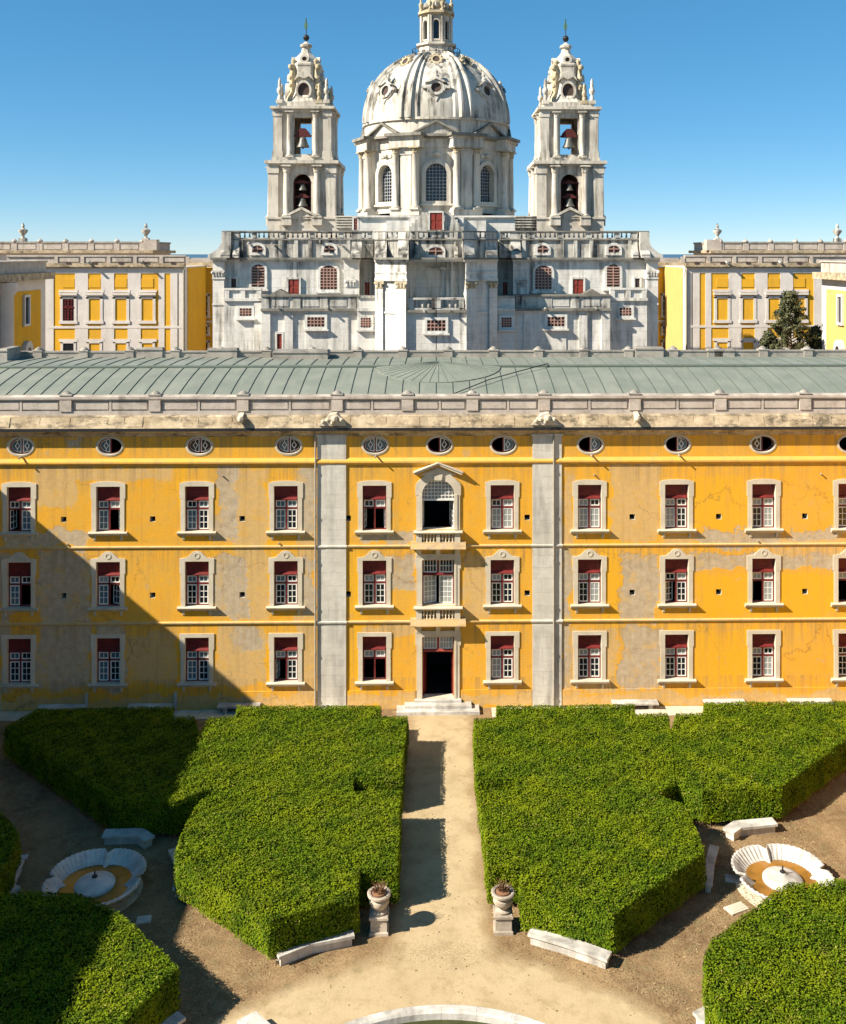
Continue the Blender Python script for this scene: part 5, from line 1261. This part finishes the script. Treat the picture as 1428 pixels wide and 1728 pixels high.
def evergreen(px_, py_top, Y, rad, h_crown, label):
    x, zt = F(px_, py_top, Y); t = empty('evergreen_tree', (x, Y, 0), label, 'tree', 'evergreens in the rear court')
    m = MB(); pts = [(x+0.25*math.sin(k*1.3), Y+0.2*math.cos(k), zt*0.97*k/8) for k in range(9)]; m.tube(pts, 0.42, 8, 0, 0.05)
    P, N = [], []
    nb = 28
    for k in range(nb):
        f = k / (nb-1); z = zt - h_crown*f - 0.3; rr = rad*(0.12 + 0.88*f**0.75)*random.uniform(0.7, 1.12); a = random.uniform(0, 6.283) 
        for q in range(3):
            aa = a + q*2.1 + random.uniform(-0.4, 0.4); L = rr*random.uniform(0.75, 1.1); e = Vector((x+L*math.cos(aa), Y+L*math.sin(aa), z + L*random.uniform(0.05, 0.45)))
            m.tube([(x, Y, z-0.2), e], 0.07, 5, 0, 0.02)
            for c in range(4):
                cc = Vector((x, Y, z-0.2)).lerp(e, 0.35 + 0.65*(c+1)/4) + Vector((random.uniform(-.25,.25), random.uniform(-.25,.25), random.uniform(-.2,.3)))
                n = 30; r = random.uniform(0.28, 0.55)
                d = rng.normal(0, 1, (n, 3)); d /= np.linalg.norm(d, axis=1)[:, None]
                P.append(np.array(cc) + d * (r * rng.uniform(0.3, 1.0, (n, 1))) * np.array([1,1,0.7])); N.append(d)
    m.build('trunk', M['bark'], t)
    leaf_quads(np.concatenate(P), np.concatenate(N), 0.15, 'crown', M['tree_leaf'], t)
evergreen(1333, 492, 46.0, 3.3, 8.5, 'tall dark evergreen tree rising above the rear parapet')
evergreen(1376, 551, 47.5, 1.9, 5.0, 'shorter evergreen tree beside the tall one, nearer the sunlit flank')
evergreen(1298, 560, 47.0, 1.7, 4.5, 'low bushy evergreen tree leaning on the church side of the tall one')
# ================================================================== clipped box hedges
HH = 1.85
def inside(poly, pts):
    x, y = pts[:,0], pts[:,1]; r = np.zeros(len(pts), bool); n = len(poly); j = n-1
    for i in range(n):
        xi, yi = poly[i]; xj, yj = poly[j]
        c = ((yi > y) != (yj > y)) & (x < (xj-xi)*(y-yi)/((yj-yi) or 1e-9) + xi); r ^= c; j = i
    return r
def wave(p):                                                      # gentle unevenness of the clipped surfaces
    return 0.03*np.sin(p[:,0]*2.1+p[:,1]*1.3) + 0.03*np.sin(p[:,0]*0.9-p[:,1]*2.7) + 0.025*np.sin(p[:,0]*4.3+p[:,1]*3.1) + 0.02*np.sin(p[:,0]*7.9-p[:,1]*6.3)
def hedge(pxpoly, label, dens=480, world=False):
    poly = list(pxpoly) if world else [G(px, py, HH) for px, py in pxpoly]
    ar = sum(poly[i][0]*poly[(i+1)%len(poly)][1] - poly[(i+1)%len(poly)][0]*poly[i][1] for i in range(len(poly)))/2
    if ar < 0: poly = poly[::-1]; ar = -ar
    cx = sum(p[0] for p in poly)/len(poly); cy = sum(p[1] for p in poly)/len(poly)
    h = empty('box_hedge', (cx, cy, 0), label, 'hedge', 'clipped box hedges of the garden')
    n = len(poly); ins = []
    for i in range(n):                                            # inset outline for the dense inner body
        p0, p1, p2 = Vector(poly[i-1]), Vector(poly[i]), Vector(poly[(i+1)%n]); e1 = (p1-p0).normalized(); e2 = (p2-p1).normalized()
        n1 = Vector((-e1.y, e1.x)); n2 = Vector((-e2.y, e2.x)); b = (n1+n2); b = b/max(0.3, b.length_squared)*2*0.06; ins.append(tuple(p1+b))
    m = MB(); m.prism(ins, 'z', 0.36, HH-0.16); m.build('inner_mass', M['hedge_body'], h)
    xs = [p[0] for p in poly]; ys = [p[1] for p in poly]
    k = int((max(xs)-min(xs))*(max(ys)-min(ys))*dens)
    q = rng.uniform((min(xs), min(ys)), (max(xs), max(ys)), (k, 2)); q = q[inside(poly, q)]
    z = HH + wave(q) + rng.uniform(-0.09, 0.03, len(q)); sp = rng.random(len(q)) < 0.04; z = z + sp*rng.uniform(0.02, 0.14, len(q))
    P = [np.column_stack([q, z])]; N = [np.tile((0,0,1.0), (len(q), 1))]
    stems = MB()
    for i in range(n):
        a, b = np.array(poly[i]), np.array(poly[(i+1)%n]); L = np.linalg.norm(b-a); kk = int(L*HH*dens*1.15)
        t = rng.random(kk); zz = 0.26 + (HH-0.26)*rng.random(kk)**0.95; e = (b-a)/L; nn = np.array((e[1], -e[0]))
        off = rng.uniform(-0.06, 0.05, kk) + 0.04*np.sin(t*L*3.1 + zz*2.0) - 0.05*(zz > HH-0.12)
        pp = a + np.outer(t, b-a) + np.outer(off, nn); P.append(np.column_stack([pp, zz])); N.append(np.tile((nn[0], nn[1], 0.25), (kk, 1)))
        for s in range(int(L*2.2)):
            c = a + (b-a)*random.random() - nn*random.uniform(0.05, 0.35)
            stems.tube([(c[0], c[1], 0.0), (c[0]+random.uniform(-.08,.08), c[1]+random.uniform(-.08,.08), 0.5)], random.uniform(0.012,0.03), 5)
    leaf_quads(np.concatenate(P), np.concatenate(N), 0.046, 'foliage', M['leaf'], h, None, 0.36, 0.55)
    tag(stems.build('stems', M['stem'], h), kind='stuff')
    return h
hedge([(62,1196),(292,1192),(292,1209),(328,1209),(336,1234),(358.5,1330),(294,1353),(185,1345),(7,1227)], 'shaded box hedge against the far left corner, behind the left fountain')
hedge([(400,1191),(642,1190),(642,1208),(688,1209),(681,1271),(679,1312),(596,1312),(596,1335),(677,1335),(675,1372),(672,1463),(606,1466),(604,1511),(456,1552),(300,1452),(296,1437),(304,1409),(329,1361),(361,1333),(339.5,1235),(351,1211),(398,1208)],
      'large sunlit box hedge on the left of the central path')
hedge([(838,1191),(1071,1188),(1072,1204),(1126,1204),(1132.5,1228),(1139.5,1321),(1112,1341),(1153,1355),(1170,1385),(1190,1436),(1036,1543),(880,1505),(878,1462),(823,1463),(817,1385),(808,1335),(870,1334),(870,1313),(806,1313),(803,1281),(800,1212),(838,1210)],
      'large sunlit box hedge on the right of the central path')
hedge([(1141,1204),(1187,1203),(1188,1185),(1520,1182),(1520,1215),(1428,1248),(1319,1327),(1186,1334),(1142,1320),(1134.5,1228)], 'box hedge with a sunlit clipped face behind the right fountain')
hedge([(-90,1518),(44,1503),(138,1506),(202,1540),(303,1631),(205,1728),(140,1800),(-90,1800)], 'box hedge half in shadow in the near left corner, before the left fountain')
hedge([(-120,1330),(0,1366),(33,1405),(18,1450),(-30,1492),(-120,1500)], 'sliver of shaded box hedge at the left edge beside a marble bench')
hedge([(1188,1610),(1200,1585),(1331,1487),(1365,1491),(1470,1478),(1620,1478),(1620,1850),(1330,1850),(1232,1745),(1193,1668)], 'rounded sunlit box hedge in the near right corner, before the right fountain')

# ================================================================== round pool, scalloped fountains
pc = (POOL[0], POOL[1]); PR = 7.8
pl = empty('pool', (pc[0], pc[1], 0), 'round pool with white stone rim and green water at the bottom middle', 'pool')
NSEG = 36
for k in range(NSEG):
    a0, a1 = 360*k/NSEG + 0.03, 360*(k+1)/NSEG - 0.03; m = MB(); n = 5
    prof = [(PR-0.50, 0.0), (PR-0.47, 0.32), (PR-0.41, 0.38), (PR-0.12, 0.38), (PR-0.02, 0.31), (PR-0.02, 0.0)]
    vs = []
    for i in range(n+1):
        a = R(a0 + (a1-a0)*i/n)
        for r, z in prof: vs.append((pc[0]+r*math.cos(a), pc[1]+r*math.sin(a), z))
    q = len(prof); fs = [(i*q+j, (i+1)*q+j, (i+1)*q+(j+1)%q, i*q+(j+1)%q) for i in range(n) for j in range(q)] + [tuple(range(q)), tuple(range(n*q, n*q+q))[::-1]]
    m.add(vs, fs); m.build('rim_stone', M['marble'], pl)
m = MB(); m.lathe([(PR-0.48, 0.06), (PR-0.48, 0.10)], (pc[0], pc[1], 0), 72); m.build('water', M['pool_water'], pl)
def fountain(px_, py_, label, wet, rot):
    x, y = G(px_, py_, 0.72); f = empty('scalloped_fountain', (x, y, 0), label, 'fountain', 'scalloped garden fountains')
    NT_ = 336; RB = 2.22
    def rad(th, scal):
        d = ((th - rot) % 90) - 45.0                                # 0 at the middle of a lobe, +-45 at a cusp
        c, rr = 0.24, 0.86; dd = R(d); v = c*math.cos(dd) + math.sqrt(max(0.0, rr*rr - (c*math.sin(dd))**2))
        v *= 1 - 0.15*math.exp(-((45-abs(d))/4.0)**2)
        return RB*v/1.10*(1 + scal*0.014*math.cos(R(th*56)))
    prof = [(0.62,0.0,0),(0.66,0.10,0),(0.82,0.34,0.6),(0.96,0.62,1),(1.01,0.66,1),(1.01,0.73,1),(0.98,0.75,1),(0.94,0.71,1),(0.90,0.62,1.3),(0.79,0.42,1.3),(0.69,0.26,1.0),(0.56,0.22,0.4),(0.0,0.20,0)]
    vs = []
    for s, z, sc in prof:
        for k in range(NT_):
            th = 360.0*k/NT_; r = rad(th, sc)*s; vs.append((x+r*math.cos(R(th)), y+r*math.sin(R(th)), z))
    fs = [(j*NT_+k, j*NT_+(k+1)%NT_, (j+1)*NT_+(k+1)%NT_, (j+1)*NT_+k) for j in range(len(prof)-1) for k in range(NT_)]
    m = MB(); m.add(vs, fs); m.build('basin', M['marble'], f, True)
    m = MB(); vs = [(x+rad(360*k/NT_,0)*0.735*math.cos(R(360*k/NT_)), y+rad(360*k/NT_,0)*0.735*math.sin(R(360*k/NT_)), 0.32) for k in range(NT_)]; m.add(vs, [tuple(range(NT_))]); m.build('water', M['basin_water'], f)
    m = MB(); m.lathe([(0.86,0.19),(0.88,0.40),(0.84,0.46),(0.55,0.55),(0.20,0.62),(0.16,0.66),(0.14,0.70),(0.05,0.72)], (x,y,0), 36); m.build('pedestal', M['marble'], f, True)
    m = MB(); m.lathe([(0.14,0.66),(0.13,0.74),(0.04,0.78),(0.03,0.98),(0.01,1.0)], (x,y,0), 8); m.build('nozzle', M['iron'], f, True)
    m = MB(); m.lathe([(2.05,0.0),(2.05,0.012)], (x,y,0), 48); m.build('footing', M['stone'], f)
fountain(160, 1479, 'scalloped white marble fountain with brown water standing in shadow on the left', 0, 90)
fountain(1321, 1471, 'scalloped white marble fountain with amber water standing in full sun on the right', 0, 96)

# ================================================================== marble benches
def bench(pts, label, wdt=0.55, hgt=0.46, group='marble garden benches', world=False, front=1):
    P = [Vector(p) for p in pts] if world else [Vector(G(px, py, hgt)) for px, py in pts]
    c = sum(P, Vector((0,0)))/len(P); b = empty('marble_bench', (c.x, c.y, 0), label, 'bench', group)
    def strip(w0, w1, z0, z1, trim=0.0):
        n = len(P); L, Rr = [], []
        for i in range(n):
            d = (P[min(i+1,n-1)] - P[max(i-1,0)]).normalized(); nn = Vector((d.y, -d.x))*front
            k = 1.0
            if 0 < i < n-1:
                d1 = (P[i]-P[i-1]).normalized(); k = 1/max(0.5, abs(d.dot(d1)))
            q = P[i] + (d*trim if i == 0 else (-d*trim if i == n-1 else d*0))
            L.append(q + nn*w0*k); Rr.append(q + nn*w1*k)
        m = MB(); vs = [(p.x,p.y,z) for z in (z0, z1) for p in L+Rr]; N2 = 2*n; fs = []
        for i in range(n-1):
            fs += [(i, i+1, n+i+1, n+i), (N2+i, N2+n+i, N2+n+i+1, N2+i+1), (i, N2+i, N2+i+1, i+1), (n+i, n+i+1, N2+n+i+1, N2+n+i)]
        fs += [(0, n, N2+n, N2), (n-1, N2+n-1, N2+2*n-1, 2*n-1)]
        m.add(vs, fs); return m
    strip(0.10, wdt-0.08, 0.0, hgt-0.12, 0.10).build('base', M['marble'], b)
    strip(0.0, wdt, hgt-0.12, hgt).build('seat', M['marble'], b)
    return b
bench([(178,1399),(241,1397),(262,1410)], 'angled marble bench behind the shaded left fountain', 0.62)
bench([(22,1452),(1,1494),(16,1506)], 'angled marble bench at the left edge of the shaded court', 0.5, front=-1)
bench([(284,1434),(297,1462),(291,1500)], 'marble bench mostly hidden behind the left hedge beside the shaded fountain', 0.5, front=-1)
bench([(461,1600),(520,1577),(594,1563)], 'gently curved marble bench before the left hedge by the sandy ring', 0.62)
bench([(898,1562),(960,1580),(1033,1606)], 'straight marble bench before the right hedge by the sandy ring', 0.55)
bench([(1220,1397),(1238,1385),(1303,1379)], 'angled sunlit marble bench behind the right fountain', 0.62)
bench([(1198,1425),(1190,1455),(1186,1490)], 'narrow marble bench in hedge shadow between right hedge and fountain', 0.42, front=-1)
bench([(1190,1697),(1250,1752),(1330,1800)], 'marble bench cut by the bottom edge before the near right hedge', 0.62)
bench([(300,1706),(262,1732),(220,1770)], 'marble bench cut by the bottom edge in shade of the near left hedge', 0.5, front=-1)
bench([(400,1722),(432,1706),(470,1740)], 'pale marble bench end poking in at the bottom edge on sand', 0.55)
names = ['first', 'second', 'third']
for k, (x0, x1, y1) in enumerate(((64,143,1190),(216,292,1189),(368,440,1188),(1033,1110,1186),(1188,1257,1183),(1330,1404,1181))):
    a = F(x0, 1185, -0.3)[0]; b = F(x1, 1185, -0.3)[0]; z = 0.47
    lab = ('%s wall bench from the left edge, shaded marble slab against the yellow front' % names[k]) if k < 3 else ('%s sunlit marble wall bench to the right of the door, against the yellow front' % names[k-3])
    e = empty('wall_bench', ((a+b)/2, -0.4, 0), lab, 'bench', 'slab benches along the yellow front')
    m = MB(); m.cbox(a, b, -0.68, -0.075, z-0.12, z, 0.02); m.build('seat', M['marble'], e)
    for x in (a+0.35, b-0.60): m = MB(); m.box(x, x+0.25, -0.55, -0.075, 0.03, z-0.12); m.build('bench_support', M['marble'], e)

# ================================================================== stone urns with dry plants, drains, slabs
def urn(px_, py_, label, plabel):
    x, y = G(px_, py_, 0.0); u = empty('garden_urn', (x, y, 0), label, 'urn', 'stone urns at the path end')
    m = MB(); m.cbox(-0.40, 0.40, -0.40, 0.40, 0.0, 0.14, 0.02); m.box(-0.34, 0.34, -0.34, 0.34, 0.14, 0.66); m.cbox(-0.40, 0.40, -0.40, 0.40, 0.66, 0.78, 0.03)
    link('pedestal', m.mesh('pedestal', M['urn']), u, (0,0,0))
    m = MB(); m.lathe([(0.33,0.78),(0.35,0.86),(0.22,0.93),(0.21,0.99),(0.34,1.06),(0.42,1.20),(0.42,1.32),(0.34,1.40),(0.38,1.46),(0.49,1.50),(0.50,1.58),(0.46,1.61),(0.36,1.59),(0.32,1.52),(0.02,1.50)], (0,0,0), 28)
    link('bowl', m.mesh('bowl', M['urn'], True), u, (0,0,0))
    p = empty('dry_plant', (x, y, 1.52), plabel, 'plant', 'dry plants in the urns')
    m = MB(); m.lathe([(0.29,0.0),(0.30,0.09),(0.26,0.12),(0.02,0.11)], (0,0,0), 16); link('soil', m.mesh('soil', M['soil_pot'], True), p, (0,0,0))
    m = MB()
    for k in range(60):
        a = random.uniform(0, 6.283); r0 = random.uniform(0, 0.2); L = random.uniform(0.14, 0.40); q = random.uniform(0, 0.28)
        m.tube([(r0*math.cos(a), r0*math.sin(a), 0.1), (r0*math.cos(a)+q*0.5*math.cos(a), r0*math.sin(a)+q*0.5*math.sin(a), 0.1+L*0.7), (r0*math.cos(a)+q*math.cos(a+0.4), r0*math.sin(a)+q*math.sin(a+0.4), 0.1+L)], 0.012, 4)
    link('stems', m.mesh('stems', M['twig']), p, (0,0,0))['kind'] = 'stuff'
urn(640, 1570, 'stone urn on a pedestal left of the path, before a notch in the hedge', 'dry brown plant in the urn left of the path')
urn(849, 1568, 'stone urn on a pedestal right of the path, before a notch in the hedge', 'dry brown plant in the urn right of the path')
def slab(px_, py_, w_, d_, label, rot=0.0, mat='stone'):
    x, y = G(px_, py_); m = MB(); m.cbox(-w_/2, w_/2, -d_/2, d_/2, 0.0, 0.06, 0.015); m.box(-w_/2+0.1, w_/2-0.1, -d_/2+0.1, d_/2-0.1, 0.05, 0.07)
    o = link('drain_cover', m.mesh('drain_cover', M[mat]), None, (x, y, 0.0), (0,0,rot)); tag(o, label, 'drain cover')
slab(1236, 1484, 0.62, 0.55, 'square stone drain cover in shade beside the sunlit fountain', R(-12), 'marble')
slab(1243, 1534, 0.95, 0.55, 'flat stone slab in the soil before the sunlit fountain', R(25))
slab(243, 1553, 0.6, 0.45, 'pale stone drain cover by the shaded fountain and near hedge', R(10), 'marble')
slab(37, 1448, 0.5, 0.35, 'small pale stone lying left of the shaded fountain', R(10), 'marble')

# ================================================================== leaf litter and small stones on the bare earth
pts = []
K = 60000
q = np.column_stack([rng.uniform(-19, 19, K), rng.uniform(-29, -2.5, K)])
dpath = np.minimum(np.abs(q[:,0]-0.2) - 2.0, np.hypot(q[:,0]-POOL[0], q[:,1]-POOL[1]) - 11.0)
keep = rng.random(K) < np.clip(0.10 + 0.5*dpath, 0.04, 0.85) * (0.5 + 0.5*np.sin(q[:,0]*1.1+np.sin(q[:,1]*0.8)*2.0))
q = q[keep & (np.hypot(q[:,0]-POOL[0], q[:,1]-POOL[1]) > 8.2)]
def litter_mat():
    t = NT('dry_leaf_litter'); isl = t.n('NewGeometry').outputs['Random Per Island']
    return t.out(t.mix(isl, (0.10,0.06,0.03), (0.42,0.30,0.15)), 0.9, spec=0.1)
lo = leaf_quads(np.column_stack([q, np.full(len(q), 0.018)]), np.tile((0,0,1.0), (len(q),1)), 0.04, 'leaf_litter', litter_mat(), None, (0,0,0), 0.25, 0.6)
tag(lo, 'dry leaves and grit scattered over the bare earth', 'leaf litter', kind='stuff')
